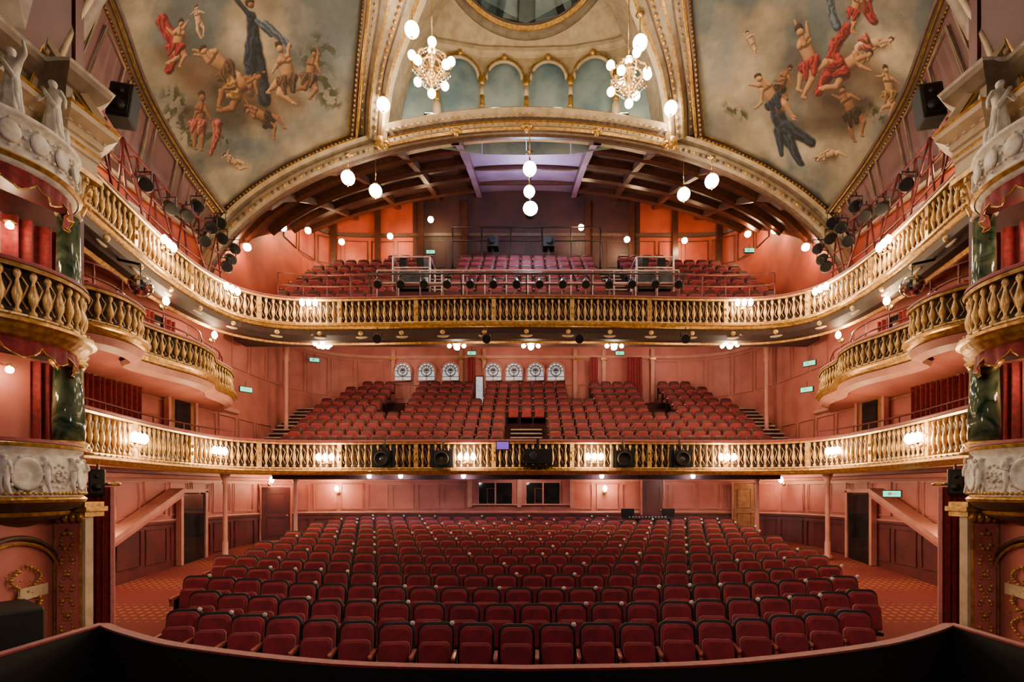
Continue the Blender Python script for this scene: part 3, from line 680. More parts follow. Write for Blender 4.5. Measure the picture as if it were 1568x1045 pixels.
for mir in (False,True):
    sx=-1 if mir else 1
    side='right' if mir else 'left'
    mb=MB(mir); balustrade(mb,MP,5.72,6.5,.19)
    lo=[(p[0],p[1],5.66) for p in MP]; n=len(lo); back=[(-9.88,8.7+(16.6-8.7)*i/(n-1),5.35) for i in range(n)]
    mb.loft(lo,back,M_pink); mb.loft([(p[0],p[1],5.75) for p in MP],[(b[0],b[1],5.75) for b in back],M_cfloor)
    mb.sweep(MP,[(0,5.66),(.08,5.64),(.02,5.5),(-.15,5.42),(-.2,5.5)],M_pinkl)
    mb.obj('side_box_tier')
    mb=MB(mir); mp=off(MP,-.25)
    for z in (6.75,7.0): mb.ptube([(x,y,z) for x,y in mp],.022,M_railp,5)
    for p in resample(mp,12): mb.tube((p[0],p[1],5.75),(p[0],p[1],7.0),.02,M_railp)
    mb.obj('side_box_hand_rail')
    mb=MB(mir); q=[p for p in off(F,-.25) if p[0]<-7.5 and p[1]<15.5]
    for z in (4.62,): mb.ptube([(x,y,z) for x,y in q],.024,M_railp,5)
    for p in resample(q,12): mb.tube((p[0],p[1],3.46),(p[0],p[1],4.62),.018,M_railp)
    mb.obj('dress_circle_hand_rail')
    mb=MB(mir); curtain(mb,(-9.55,9.0),(-9.6,12.7),3.5,5.4,M_velvet); mb.tube((-9.55,8.9,5.4),(-9.6,12.8,5.4),.03,M_brass); mb.obj('box_curtain')
    mb=MB(mir); mb.box((-9.8,14.5,4.5),(.12,1.0,2.05),M_wooddoor); mb.box((-9.76,14.5,5.55),(.14,1.2,.1),M_pinkl)
    mb.box((-9.76,13.93,4.5),(.14,.1,2.1),M_pinkl);mb.box((-9.76,15.07,4.5),(.14,.1,2.1),M_pinkl); mb.box((-9.72,14.5,4.9),(.04,.6,.9),M_darkglass); mb.sph((-9.7,14.1,4.4),.04,M_brass,8,6); mb.obj('door_side_'+side)
    mb=MB(mir)
    for y in (9.6,11.6,13.6):
        mb.box((-9.84,y,6.7),(.06,1.2,1.6),M_darkglass)
        curtain(mb,(-9.78,y-.6),(-9.78,y-.2),5.9,7.5,M_velvet);curtain(mb,(-9.78,y+.2),(-9.78,y+.6),5.9,7.5,M_velvet)
    mb.obj('box_drapery')
    mb=MB(mir); q=[p for p in off(F,-.3) if p[0]<-7.5 and p[1]<15.4]; q=resample(q,12)
    def zt(y,b): return b-(y-9)*.07
    for b in (9.25,9.75,10.3,11.0): mb.ptube([(x-(b-9)*.12,y,zt(y,b)) for x,y in q],.034,M_railp,6)
    mb.ptube([(x-.9,y,zt(y,11.0)) for x,y in q],.03,M_railp,6)
    for i,p in enumerate(q):
        mb.tube((p[0],p[1],8.0),(p[0]-.25,p[1],zt(p[1],11.0)),.032,M_railp)
        if i%2==0 and i<11: mb.tube((p[0],p[1],8.9),(q[i+1][0]-.2,q[i+1][1],zt(q[i+1][1],11.0)),.026,M_railp)
        if i%2==1 and i<11: mb.tube((p[0]-.2,p[1],zt(p[1],11.0)),(q[i+1][0],q[i+1][1],9.0),.026,M_railp)
        mb.tube((p[0]-.25,p[1],zt(p[1],11.0)),(p[0]-.9,p[1],zt(p[1],11.0)),.024,M_railp)
    mb.obj('lighting_scaffold')
    for (y,z) in ((13.2,10.2),(13.8,9.95),(14.3,9.9),(14.7,9.5),(14.2,10.3),(12.2,9.6),(14.9,9.9),(11.4,9.7),(12.8,9.75),(13.5,9.45),(14.5,9.2)):
        stage_lantern((sx*-8.5,y,z),(0,4,1),1.05)
    mb=MB(mir); Mx=Matrix.Translation((-8.25,10.5,10.7))@Matrix.Rotation(.25,4,'Z')@Matrix.Rotation(-.25,4,'X')@Matrix.Scale(.95,4)
    t=MB(); t.slab(rrect(.22,-.45,.45,.04,.04),-.2,.15,.02,M_black); t.slab(rrect(.18,-.4,.4,.03,.03),-.22,-.19,.01,M_blackm); t.lathe((0,-.23,-.18),[(.14,0),(.11,.03),(.02,.06)],M_black,16,Matrix.Rotation(-PI/2,4,'X')); t.lathe((0,-.23,.2),[(.08,0),(.03,.03)],M_black,12,Matrix.Rotation(-PI/2,4,'X'))
    mb.merge(t,Mx); mb.tube((-8.25,10.5,10.9),(-8.75,10.5,10.9),.03,M_blackm); mb.obj('loudspeaker')
    mb=MB(mir); Mx=Matrix.Translation((-7.5,8.95,2.98))@Matrix.Rotation(.6,4,'Z')@Matrix.Scale(.5,4); mb.merge(t,Mx); mb.tube((-7.5,8.95,2.98),(-7.7,9.2,3.3),.025,M_blackm); mb.obj('loudspeaker')
    mb=MB(mir); mb.sph((-7.95,10.55,7.05),.22,M_mirror,26,18,smooth=False); mb.tube((-7.95,10.55,7.27),(-7.95,10.55,7.5),.012,M_blackm); mb.tube((-7.95,10.55,7.5),(-8.45,10.6,7.62),.03,M_blackm); mb.obj('mirror_ball')
    bay=empty('proscenium_box_bay_'+side)
    mb=MB(mir)
    mb.add([(-7.55,8.5,0),(-8.9,4.8,0),(-8.9,4.8,14),(-7.55,8.5,14)],[(0,1,2,3)],M_pinkd)
    mb.add([(-7.54,8.45,3.5),(-8.6,5.5,3.5),(-8.6,5.5,4.9),(-7.54,8.45,4.9)],[(0,1,2,3)],M_pink)
    mb.add([(-7.1,7.80,-.1),(-6.6,5.6,-.1),(-6.6,5.6,2.5),(-7.1,7.80,2.5)],[(0,1,2,3)],M_pink)
    a=Vector((-7.1,7.78,0));b=Vector((-6.6,5.6,0));d=(b-a).normalized();nn=Vector((.05,.0,0))
    arc=[a+d*(.12)+nn+Vector((0,0,.3))]+[a+d*(.12+.85-.85*math.cos(k*PI/16))+nn+Vector((0,0,1.7+.5*math.sin(k*PI/16))) for k in range(17)]+[a+d*1.82+nn+Vector((0,0,.3))]
    mb.ptube(arc,.035,M_brown,6); mb.ptube([p+nn*.3-Vector((0,0,.08)) for p in arc],.022,M_gold,5)
    for k in range(34):
        t_=k/33; w=.28*math.sin(t_*PI*3); p=a+d*(.75+w)+nn*1.0+Vector((0,0,.75+1.05*t_)); mb.sph(p,.026+.012*math.sin(k*2.1),M_gold,7,5,(1,1,.8))
        p=a+d*(.75-w)+nn*1.0+Vector((0,0,.75+1.05*t_)); mb.sph(p,.024,M_gold,7,5)
        q=a+d*(.75+.38*math.sin(t_*PI*5))+nn*1.0+Vector((0,0,.75+1.05*t_)); mb.sph(q,.014,M_gold,6,4)
    pc=a+d*.62+nn*1.1+Vector((0,0,1.42)); mb.box(pc,(.03,.55,.16),M_cream,rz=math.atan2(d.y,d.x)-PI/2)
    px,py=-6.84,7.72
    mb.box((px,py,1.2),(.5,.14,2.7),M_cream); mb.box((px,py-.075,1.2),(.38,.02,2.35),M_pink)
    frame(mb,(px-.19,py-.085),(px+.19,py-.085),.05,2.35,M_gold,.018)
    for k in range(36):
        t_=k/35; w=.09*math.sin(t_*PI*6)
        for s_ in(-1,1): mb.sph((px+s_*w,py-.09,.3+1.95*t_),.024+.01*math.sin(k*1.7),M_gold,6,5)
    for z,w in ((2.48,.58),(2.56,.66),(2.63,.58)): mb.box((px,py+.05,z),(w,w*.6,.07),M_gold)
    for k in range(5): mb.sph((px-.22+.11*k,py-.12,2.44),.05,M_gold,8,6,(1,1,1.5))
    mb.obj('pilaster_wall',bay)
    mb=MB(mir); bp=bow(BC,1.0,-115,72)
    mb.sweep(bp,[(0,2.68),(.05,2.7),(.06,2.76),(0,2.8),(.03,2.95),(.05,3.1),(.03,3.25),(0,3.34),(.05,3.38),(.06,3.44),(-.06,3.46)],M_white,True)
    mb.sweep(bp,[(0,3.40),(.09,3.41),(.1,3.45),(.0,3.48)],M_gold); mb.sweep(bp,[(-.06,3.47),(0,3.52),(.06,3.47)],M_velvet)
    mb.sweep(bp,[(.07,2.7),(.02,2.6),(-.1,2.56),(-.12,2.48),(-.35,2.4),(-.6,2.3)],M_brown,True); mb.sweep(bp,[(.08,2.68),(.1,2.72),(.06,2.76)],M_gold,cap=False)
    mb.sweep(bp,[(-.08,2.55),(-.1,2.5),(-.14,2.48)],M_gold,cap=False)
    mb.add([(BC[0],BC[1],3.0)]+[(x,y,3.0) for x,y in bp],[(0,i+1,i+2) for i in range(len(bp)-1)],M_cfloor)
    cart=bow(BC,1.05,-112,70,8)
    for i,(x,y) in enumerate(cart):
        a_=math.atan2(y-BC[1],x-BC[0]); Mx=Matrix.Rotation(a_,4,'Z')@Matrix.Rotation(PI/2,4,'Y')@Matrix.Diagonal((1.35,1,1,1))
        if i%2==0:
            mb.lathe((x,y,3.05),[(.14,-.01),(.17,.02),(.14,.04),(.11,.01),(.01,.04)],M_white,16,Mx)
            for q in range(10): a2=q*PI/5; mb.sph((x-math.sin(a_)*.18*math.cos(a2),y+math.cos(a_)*.18*math.cos(a2),3.05+.23*math.sin(a2)),.028,M_white,6,5)
        else:
            for q in range(18):
                t_=q/17*3.6*PI; rr=.02+.12*q/17; mb.sph((x-math.sin(a_)*rr*math.cos(t_),y+math.cos(a_)*rr*math.cos(t_),3.05+rr*1.3*math.sin(t_)),.022,M_white,6,5)
    for x,y in resample(bow(BC,1.08,-114,71),60): mb.sph((x,y,2.8),.025,M_gold,6,4)
    mb.obj('lower_box_front',bay)
    for i in (3.5,4.5,5.5,6.5,7.2):
        an=math.radians(-112+182*i/8); x=BC[0]+1.05*math.cos(an);y=BC[1]+1.05*math.sin(an)
        skinfig('cherub_relief',(sx*x,y,2.78),.55,int(i*2)%2,i>5,bay,fat=1.25)
    mb=MB(mir); cx,cy=-7.08,7.92
    mb.lathe((cx,cy,3.4),[(.28,0),(.28,.08),(.22,.1),(.25,.16),(.2,.2)],M_gold,20)
    mb.lathe((cx,cy,3.6),[(.19,0),(.2,.3),(.175,1.15)],M_marble,24); mb.lathe((cx,cy,4.72),[(.18,0),(.24,.1),(.2,.12),(.26,.2)],M_gold,16)
    mb.lathe((cx,cy,4.9),[(.2,0),(.2,.1),(.17,.14),(.18,.2),(.155,.24)],M_gold,20)
    mb.lathe((cx,cy,5.12),[(.155,0),(.16,.6),(.135,1.95)],M_marble,24)
    mb.lathe((cx,cy,7.05),[(.14,0),(.17,.03),(.14,.06),(.15,.3),(.22,.6),(.25,.66)],M_cream,16)
    for ring_ in range(3):
        for k in range(8):
            a_=k*PI/4+ring_*.39; z=7.15+.17*ring_; r_=.15+.02*ring_
            mb.ptube([(cx+math.cos(a_)*r_,cy+math.sin(a_)*r_,z),(cx+math.cos(a_)*(r_+.05),cy+math.sin(a_)*(r_+.05),z+.15),(cx+math.cos(a_)*(r_+.1),cy+math.sin(a_)*(r_+.1),z+.17),(cx+math.cos(a_)*(r_+.1),cy+math.sin(a_)*(r_+.1),z+.12)],.028,M_goldp,5)
    mb.box((cx,cy,7.75),(.58,.58,.08),M_gold)
    mb.obj('marble_column',bay)
    mb=MB(mir); balustrade(mb,bow(BC,1.02,-115,72),4.92,5.75,.15)
    bp=bow(BC,1.02,-115,72)
    mb.add([(BC[0],BC[1],4.95)]+[(x,y,4.95) for x,y in bp],[(0,i+1,i+2) for i in range(len(bp)-1)],M_cfloor)
    mb.sweep(bp,[(.1,4.9),(.02,4.82),(-.04,4.8)],M_gold); swag(mb,bow(BC,.98,-115,72),4.86,.3,M_velvet,7)
    curtain(mb,(-7.55,8.25),(-8.35,6.1),5.0,7.0,M_velvet,.07,.2); curtain(mb,(-7.5,8.3),(-7.65,7.9),3.5,4.85,M_velvet,.05,.12)
    mb.obj('upper_box_front',bay)
    for z,e in ((6.75,16),(4.62,14)):  # lamps added inside the boxes to brighten drapes and back wall
        par=empty('added_box_lamp'); m2=MB(mir); m2.sph((-7.62,7.55,z),.05,M_bulb,10,8); m2.tube((-7.62,7.55,z+.04),(-7.8,7.6,z+.1),.015,M_brass); m2.lathe((-7.62,7.55,z+.03),[(.03,0),(.08,.02),(.02,.06)],M_brass,10); m2.obj('fitting',par); light((sx*-7.5,7.4,z-.05),e,(1,.62,.36),.08,par)
    mb=MB(mir); tp=bow(BC,.95,-115,70)
    mb.sweep(tp,[(-.05,7.0),(0,7.02),(.05,7.08),(.02,7.14),(.0,7.2),(.02,7.45),(.0,7.6),(.06,7.63),(.08,7.68),(-.05,7.72)],M_white,True)
    mb.sweep(tp,[(.05,7.06),(.09,7.1),(.05,7.14)],M_gold,cap=False)
    mb.add([(BC[0],BC[1],7.05)]+[(x,y,7.05) for x,y in tp],[(0,i+1,i+2) for i in range(len(tp)-1)],M_pinkd)
    mb.add([(BC[0],BC[1],7.68)]+[(x,y,7.68) for x,y in tp],[(0,i+1,i+2) for i in range(len(tp)-1)],M_white)
    swag(mb,bow(BC,.92,-115,70),7.03,.28,M_velvet,7)
    for i,(x,y) in enumerate(bow(BC,.98,-100,60,9)):
        a_=math.atan2(y-BC[1],x-BC[0])
        mb.lathe((x,y,7.4),[(.09,0),(.115,.025),(.09,.045),(.01,.04)],M_white,12,Matrix.Rotation(a_,4,'Z')@Matrix.Rotation(PI/2,4,'Y')@Matrix.Diagonal((1.3,1,1,1)))
        for q in range(8): a2=q*PI/4; mb.sph((x-math.sin(a_)*.15*math.cos(a2),y+math.cos(a_)*.15*math.cos(a2),7.4+.17*math.sin(a2)),.022,M_white,6,4)
    ep=[(-7.2,5.2),(-7.25,6.2),(-7.25,7.55),(-6.85,7.62),(-6.82,8.1),(-7.05,8.2),(-7.5,8.45)]
    mb.sweep(ep,[(0,7.8),(.03,7.8),(.03,8.0),(.06,8.02),(.06,8.2),(.1,8.22),(.12,8.32),(.3,8.42),(.32,8.52),(.0,8.56)],M_cream)
    mb.sweep(ep,[(.04,8.05),(.08,8.1),(.04,8.17)],M_gold,cap=False); mb.sweep(ep,[(.32,8.5),(.35,8.53),(.3,8.56)],M_gold,cap=False)
    for x,y in resample(off(ep,.12),30): mb.box((x,y,8.36),(.06,.06,.08),M_white)
    mb.sweep(ep,[(0,8.56),(.0,8.9),(.05,8.92),(.2,9.05),(.24,9.15),(0,9.2)],M_creamd); mb.sweep(ep,[(.22,9.12),(.27,9.16),(.2,9.2)],M_white,cap=False)
    for oy in (0,.12):
        mb.ptube([(-7.32,7.5+oy,8.62),(-7.1,7.6+oy,9.5-oy),(-6.66,8.05+oy,8.6)],.08-oy*.3,M_cream,4)
    mb.ptube([(-7.3,7.42,8.5),(-7.1,7.52,9.32),(-6.6,7.98,8.45)],.03,M_gold,4)
    mb.add([(-7.3,7.55,8.56),(-7.1,7.65,9.45),(-6.7,8.1,8.56)],[(0,1,2)],M_creamd)
    mb.box((-7.08,7.92,7.98),(.42,.42,.4),M_cream); mb.box((-7.08,7.92,8.2),(.56,.56,.08),M_cream)
    mb.obj('entablature',bay)
    for an,ps,hh in ((52,0,1.0),(14,1,.95),(-24,0,.95)):
        x=BC[0]+.82*math.cos(math.radians(an)); y=BC[1]+.82*math.sin(math.radians(an))
        skinfig('statue',(sx*x,y,7.66),hh,ps,mir,bay,fat=1.1)
        mb=MB(mir); mb.lathe((x,y,7.66),[(.12,0),(.13,.1),(.11,.25),(.10,.38),(.085,.48),(.07,.54)],M_white,30,Matrix.Diagonal((1,.8,1,1)),fold=.16,nf=7)
        mb.ptube([(x-.09,y-.06,8.42),(x,y-.1,8.3),(x+.09,y-.07,8.15)],.03,M_white,6); mb.obj('statue_drapery',bay)
    mb=MB(mir)
    rib=catmull([(-7.75,8.3,9.1),(-7.8,8.5,10.0),(-7.65,8.95,11.45),(-7.2,9.2,12.6),(-5.5,9.0,14.2),(-3,8.6,15.1)],6)
    mb.ptube(rib,.2,M_creamd,8); mb.ptube([(p[0]+.2,p[1]-.12,p[2]) for p in rib],.05,M_cream,6); mb.ptube([(p[0]-.15,p[1]-.2,p[2]) for p in rib],.05,M_cream,6)
    mb.obj('trim_proscenium_rib_'+side)
    mb=MB(mir); q=[(-7.85,8.25,9.2),(-7.75,8.9,11.3),(-7.5,7.0,12.2),(-8.3,6.2,9.4)]
    mb.add(q,[(0,1,2,3)],M_creamd); mb.ptube([(-7.72,8.05,9.6),(-7.68,8.45,10.9),(-7.5,7.6,11.3),(-7.75,7.0,9.7)],.05,M_gold,6,closed=True); mb.obj('proscenium_painted_panel')
    mb=MB(mir); curtain(mb,(-7.85,9.1),(-7.25,9.0),.25,2.9,M_velvet,.07,.14); mb.tube((-8.0,9.1,2.95),(-7.15,9.0,2.95),.03,M_brass); mb.obj('exit_curtain')
    for (x,y) in ((-9.0,15.3),(-7.8,17.3)):
        mb=MB(mir); b_=fz(y); mb.lathe((x,y,b_),[(.14,0),(.14,.1),(.08,.15),(.08,.5),(.065,.55),(.06,3.0-b_),(.09,3.05-b_),(.07,3.1-b_),(.17,3.38-b_)],M_pinkl,14); mb.obj('iron_column')
    mb=MB(mir); mb.lathe((-9.1,19.4,5.1),[(.1,0),(.08,.1),(.07,2.6),(.12,2.7),(.08,2.8),(.16,3.4)],M_pinkl,14); mb.obj('iron_column')
    mb=MB(mir)
    mb.tube((-9.6,10.2,.35),(-9.6,10.2,1.4),.03,M_blackm);mb.tube((-9.6,11.0,.4),(-9.6,11.0,1.4),.03,M_blackm);mb.tube((-9.6,10.2,1.4),(-9.6,11.0,1.4),.03,M_blackm);mb.tube((-9.6,10.2,.9),(-9.6,11.0,.9),.02,M_blackm)
    mb.obj('crowd_barrier')
    mb=MB(mir); mb.box((-9.62,12.9,2.25),(.4,2.7,.12),M_pinkl,rx=.45); mb.box((-9.64,12.95,2.14),(.34,2.6,.1),M_pink,rx=.45); mb.obj('stair_underside')
    mb=MB(mir); b_=fz(14.6)
    mb.box((-9.8,15.0,b_+1.0),(.12,1.0,2.0),M_darkglass); mb.box((-9.78,14.45,b_+1.05),(.16,.1,2.1),M_pinkl); mb.box((-9.78,15.55,b_+1.05),(.16,.1,2.1),M_pinkl); mb.box((-9.78,15.0,b_+2.1),(.16,1.2,.1),M_pinkl); mb.obj('door_stalls_'+side)
mb=MB(); mb.slab(rrect(.45,.0,.55,.04,.04),-.3,.3,.03,M_black,Matrix.Translation((-6.5,6.35,.85))@Matrix.Rotation(-.6,4,'Z')); mb.slab(rrect(.4,.05,.5,.03,.03),-.33,-.29,.01,M_blackm,Matrix.Translation((-6.5,6.35,.85))@Matrix.Rotation(-.6,4,'Z')); mb.box((-6.5,6.4,.42),(.8,.5,.86),M_black,rz=-.6)
mb.obj('stage_monitor_speaker')
# ---------------------------------------------------------------- stalls back wall features
mb=MB(); mb.box((-.2,19.12,2.85),(3.9,.08,1.1),M_pink)
frame(mb,(-2.1,19.06),(1.7,19.06),2.3,3.38,M_pinkl,.04)
for cx in (-1.15,.62):
    mb.box((cx,19.07,2.72),(1.25,.06,.82),M_darkglass); frame(mb,(cx-.63,19.03),(cx+.63,19.03),2.3,3.13,M_pinkl,.035); mb.box((cx,19.03,2.72),(.05,.05,.8),M_pinkl)
    frame(mb,(cx-.3,19.03),(cx-.02,19.03),2.35,2.9,M_wood,.015)
for x in(-2.1,-.26,1.7): mb.box((x,19.05,2.8),(.16,.12,1.2),M_pinkl)
mb.obj('window_control_room')
def door(name,x,y,z,w,h,m,rz=0):
    mb=MB(); t=MB(); t.box((0,0,h/2),(w,.06,h),m)
    for zz in (.28,.72): frame(t,(-w*.33,-.035),(w*.33,-.035),h*(zz-.17),h*(zz+.17),M_brown,.015)
    frame(t,(-w/2-.04,-.03),(w/2+.04,-.03),0,h+.05,M_pinkl,.05); t.sph((w*.4,-.06,h*.47),.04,M_brass,8,6)
    mb.merge(t,Matrix.Translation((x,y,z))@Matrix.Rotation(rz,4,'Z')); return mb.obj(name)
door('door_1',8.0,18.85,1.08,.7,2.0,M_wooddoor,-.2); door('door_2',-8.9,18.2,1.03,.9,1.9,M_pinkd,.5); door('door_3',4.7,19.1,1.1,.75,2.1,M_pinkd)
mb=MB(); mb.box((4.3,17.5,1.75),(2.2,.8,.08),M_black); mb.box((4.3,17.15,1.35),(2.2,.06,.8),M_black)
for x in(3.25,5.35): mb.box((x,17.5,1.35),(.06,.8,.8),M_black)
mb.box((4.1,17.5,1.86),(1.5,.6,.12),M_blackm,rx=.15)
for x in (3.5,4.9): mb.box((x,17.7,2.05),(.45,.04,.3),M_blackm); mb.box((x,17.7,1.85),(.06,.06,.2),M_black)
for i in range(12): mb.box((3.5+.11*i,17.35,1.93),(.03,.08,.03),M_white)
mb.obj('sound_mixing_desk')
def archwin(x,z,w,h):
    mb=MB(); y=23.08; r=w/2; out=[(x-r,z),(x+r,z)]+[(x+r*math.cos(a),z+h-r+r*math.sin(a)) for a in [PI*k/12 for k in range(13)]]
    mb.add([(a,y,b) for a,b in out],[tuple(range(len(out)))],M_glassw)
    mb.ptube([(a,y-.03,b) for a,b in out],.05,M_pinkl,6,closed=True)
    for k in range(7): a=PI*k/6; mb.tube((x,y-.03,z+h-r),(x+r*math.cos(a),y-.03,z+h-r+r*math.sin(a)),.018,M_brown,4)
    mb.ptube([(x+r*.6*math.cos(a),y-.03,z+h-r+r*.6*math.sin(a)) for a in [2*PI*k/14 for k in range(14)]],.026,M_brown,4,closed=True)
    mb.ptube([(x+r*.25*math.cos(a),y-.03,z+h-r+r*.25*math.sin(a)) for a in [2*PI*k/8 for k in range(8)]],.024,M_brown,4,closed=True)
    mb.tube((x,y-.03,z),(x,y-.03,z+h-r),.018,M_brown,4); mb.tube((x-r,y-.03,z+.2),(x+r,y-.03,z+.2),.018,M_brown,4)
    mb.obj('window_arched')
for x in (-5.57,-4.5,-3.42,-1.5,-.56,.41,1.33): archwin(x,7.75,.78,.85)
mb=MB()
for x,w in ((-9.3,.5),(-2.45,.35),(3.0,.35),(4.8,.7),(9.2,.4)):
    curtain(mb,(x-w/2,22.75),(x+w/2,22.75),6.6,8.75,M_velvet,.04,.12)
mb.obj('aisle_curtain')
for x in (-6.0,-1.9,-2.95,2.2,3.5,5.7,8.1,-8.0):
    mb=MB(); mb.box((x,23.12,8.0),(.16,.1,2.4),M_pinkl); mb.box((x,23.08,8.75),(.26,.16,.1),M_gold); mb.obj('wall_pilaster')
mb=MB(); mb.box((-2.1,22.9,7.25),(.3,.06,1.3),M_glassw); mb.box((-2.1,22.93,7.25),(.5,.06,1.4),M_pinkd); frame(mb,(-2.35,22.86),(-1.85,22.86),6.6,8.0,M_pinkl,.04); mb.obj('door_foyer')
def sign(x,y,z,rz=0,dark=False):
    mb=MB(); t=MB(); t.box((0,0,0),(.4,.06,.18),M_black); t.box((0,-.035,0),(.36,.02,.14),M_green); t.box((-.04,-.05,0),(.08,.01,.07),M_white); t.box((.06,-.05,0),(.08,.01,.02),M_white); t.tube((0,0,.09),(0,0,.28),.012,M_blackm,4)
    mb.merge(t,Matrix.Translation((x,y,z))@Matrix.Rotation(rz,4,'Z')); mb.obj('exit_sign')
for x,y,z,rz in ((-2.4,22.5,8.85,0),(4.1,22.5,8.85,0),(-8.9,21.5,8.3,.4),(-9.1,16.6,6.1,.9),(9.1,16.6,6.1,-.9),(9.3,16.8,7.0,-.9),(-4.2,22.5,13.3,0),(8.7,20,12.2,0),(9.0,12.6,2.75,-.8)): sign(x,y,z,rz)
# ---------------------------------------------------------------- lamps
WARM=(1,.64,.33)
def sconce(p,n,e,k=3,name='wall_sconce',bm=None,col=WARM):
    par=empty(name); mb=MB(); p=Vector(p); n=Vector((n[0],n[1],0)).normalized(); d=Vector((n.y,-n.x,0))
    mb.lathe(p,[(.06,0),(.08,.02),(.03,.04)],M_brass,10,n.to_track_quat('Z','Y').to_matrix().to_4x4())
    c=p+n*.16
    for i in range(k):
        o=(i-(k-1)/2)*.2; q=c+d*o+Vector((0,0,.02))
        mb.ptube([p+n*.02,p+n*.08+d*o*.5-Vector((0,0,.05)),q-Vector((0,0,.06)),q],.012,M_brass,5); mb.lathe(q,[(.03,-.02),(.045,0),(.03,.02)],M_brass,8)
        mb.lathe(q,[(.02,.02),(.055,.05),(.078,.11),(.06,.19),(.01,.24)],bm or M_bulb,10)
    mb.obj('bracket_and_bulbs',par); light(c+n*.22+Vector((0,0,.12)),e,col,.1,par)
def onF(x,left=None):
    best=min(range(len(F)),key=lambda i:abs(F[i][0]-x)+(0 if (F[i][1]>15) else 5)); return F[best],normals(F)[best]
def onFy(y,sx):
    best=min((i for i in range(len(F)) if F[i][0]*sx>7),key=lambda i:abs(F[i][1]-y)); return F[best],normals(F)[best]
for x in (-6.1,-1.85,2.1,6.1):
    p,n=onF(x); sconce((p[0]+n[0]*.13,p[1]+n[1]*.13,3.72),n,100)
for y,z in ((10.6,3.8),(14.2,3.8)):
    for sx in (-1,1): p,n=onFy(y,sx); sconce((p[0]+n[0]*.13,p[1]+n[1]*.13,z),n,95)
for x in (-6.8,6.7): p,n=onF(x); sconce((p[0]+n[0]*.13,p[1]+n[1]*.13,8.5),n,80)
for y in (11.9,14.9):
    for sx in (-1,1): p,n=onFy(y,sx); sconce((p[0]+n[0]*.13,p[1]+n[1]*.13,8.5),n,75,3)
for sx in (-1,1):
    sconce((sx*9.0,12.6,7.35),(-sx,-.2),50,1); sconce((sx*9.2,14.9,7.2),(-sx,-.3),50,1)
    sconce((sx*9.0,17.9,3.05),(-sx,-.6),42,1); sconce((sx*9.8,11.3,1.75),(-sx,0),42,1)
    sconce((sx*9.8,11.2,10.2),(-sx,0),25,2)
for x in(2.9,-7.0): sconce((x,19.05,2.75),(0,-1),50,1)
def soff(x,y,z,e,name='ceiling_light',k=5,col=(1,.76,.52)):
    par=empty(name); mb=MB(); mb.lathe((x,y,z),[(.12,.1),(.14,.06),(.05,.02)],M_brass,12); mb.sph((x,y,z-.03),.1,M_bulb,12,8)
    for i in range(k):
        a=2*PI*i/k; q=(x+.24*math.cos(a),y+.24*math.sin(a),z-.0); mb.tube((x,y,z+.05),q,.012,M_brass,4); mb.sph(q,.07,M_bulb,8,6)
    mb.obj('fitting',par); light((x,y,z-.3),e,col,.12,par)
for x,e in((-6.6,140),(6.6,140)): soff(x,16.6,7.55,e)
for x in (-2.3,.15,2.9): soff(x,16.9,7.6,75,k=4)
for x in (-5.6,-1,3.4,6.2):
    par=empty('recessed_ceiling_light'); mb=MB(); z=zu((0,21.3))-.06; mb.lathe((x,21.3,z),[(.12,.04),(.13,0),(.1,-.01)],M_brass,12); mb.sph((x,21.3,z),.08,M_globe,10,6,(1,1,.4)); mb.obj('fitting',par); light((x,21.3,z-.2),44,(1,.76,.56),.15,par)
for x in (-5.0,-4.0,-2.0,2.4,5.3):
    par=empty('recessed_spotlight'); mb=MB(); mb.lathe((x,16.3,3.3),[(.07,.06),(.08,0),(.05,-.01)],M_blackm,12); mb.sph((x,16.28,3.28),.07,M_cool,8,6); mb.obj('fitting',par); light((x,16.25,3.15),16,(.9,.85,1),.05,par)
for x in (-5.5,0,5.5):
    par=empty('recessed_ceiling_light'); mb=MB(); mb.lathe((x,17.9,3.42),[(.12,.04),(.13,0),(.1,-.01)],M_brass,12); mb.sph((x,17.9,3.42),.08,M_globe,10,6,(1,1,.4)); mb.obj('fitting',par); light((x,17.9,3.2),30,(1,.76,.58),.15,par)
for x,y,z,e in ((-9.5,20,13.1,60),(-9.3,21.8,13.9,50),(-8.3,23.0,14.0,50),(-6.2,23.3,14.4,55),(2.46,23,14.65,22),(4.56,23.2,14.2,50),(7.2,23.3,14.2,55),(9.3,21.5,13.6,55),(9.5,19.6,12.8,60),(-4.3,23,15.0,35),(-9.6,17.6,11.2,40),(9.6,17.6,11.2,40)):
    n=Vector((-x*.3,-3,0)).normalized()
    par=empty('gallery_lamp'); mb=MB(); c=Vector((x,y,z)); mb.sph(c,.13,M_bulb,10,8); mb.tube(c,c-n*.35+Vector((0,0,.1)),.02,M_brass); mb.lathe(c+Vector((0,0,.06)),[(.05,0),(.13,.03),(.03,.1)],M_brass,10); mb.obj('fitting',par); light(c+n*.25,e,(1,.52,.24),.1,par)
def globe(x,y,z,top,r=.17,e=45,name='globe_pendant'):
    par=empty(name); mb=MB(); mb.sph((x,y,z),r,M_globe,20,14); mb.tube((x,y,z+r),(x,y,top),.015,M_brass)
    mb.lathe((x,y,z+r-.03),[(.09,0),(.1,.04),(.03,.1),(.02,.16)],M_brass,12); mb.lathe((x,y,z-r),[(.01,-.06),(.03,-.02),(.05,.01)],M_brass,8); mb.lathe((x,y,top-.05),[(.03,0),(.12,.05)],M_brass,12)
    mb.obj('lamp',par); light((x,y,z-r-.12),e,(1,.78,.52),.15,par)
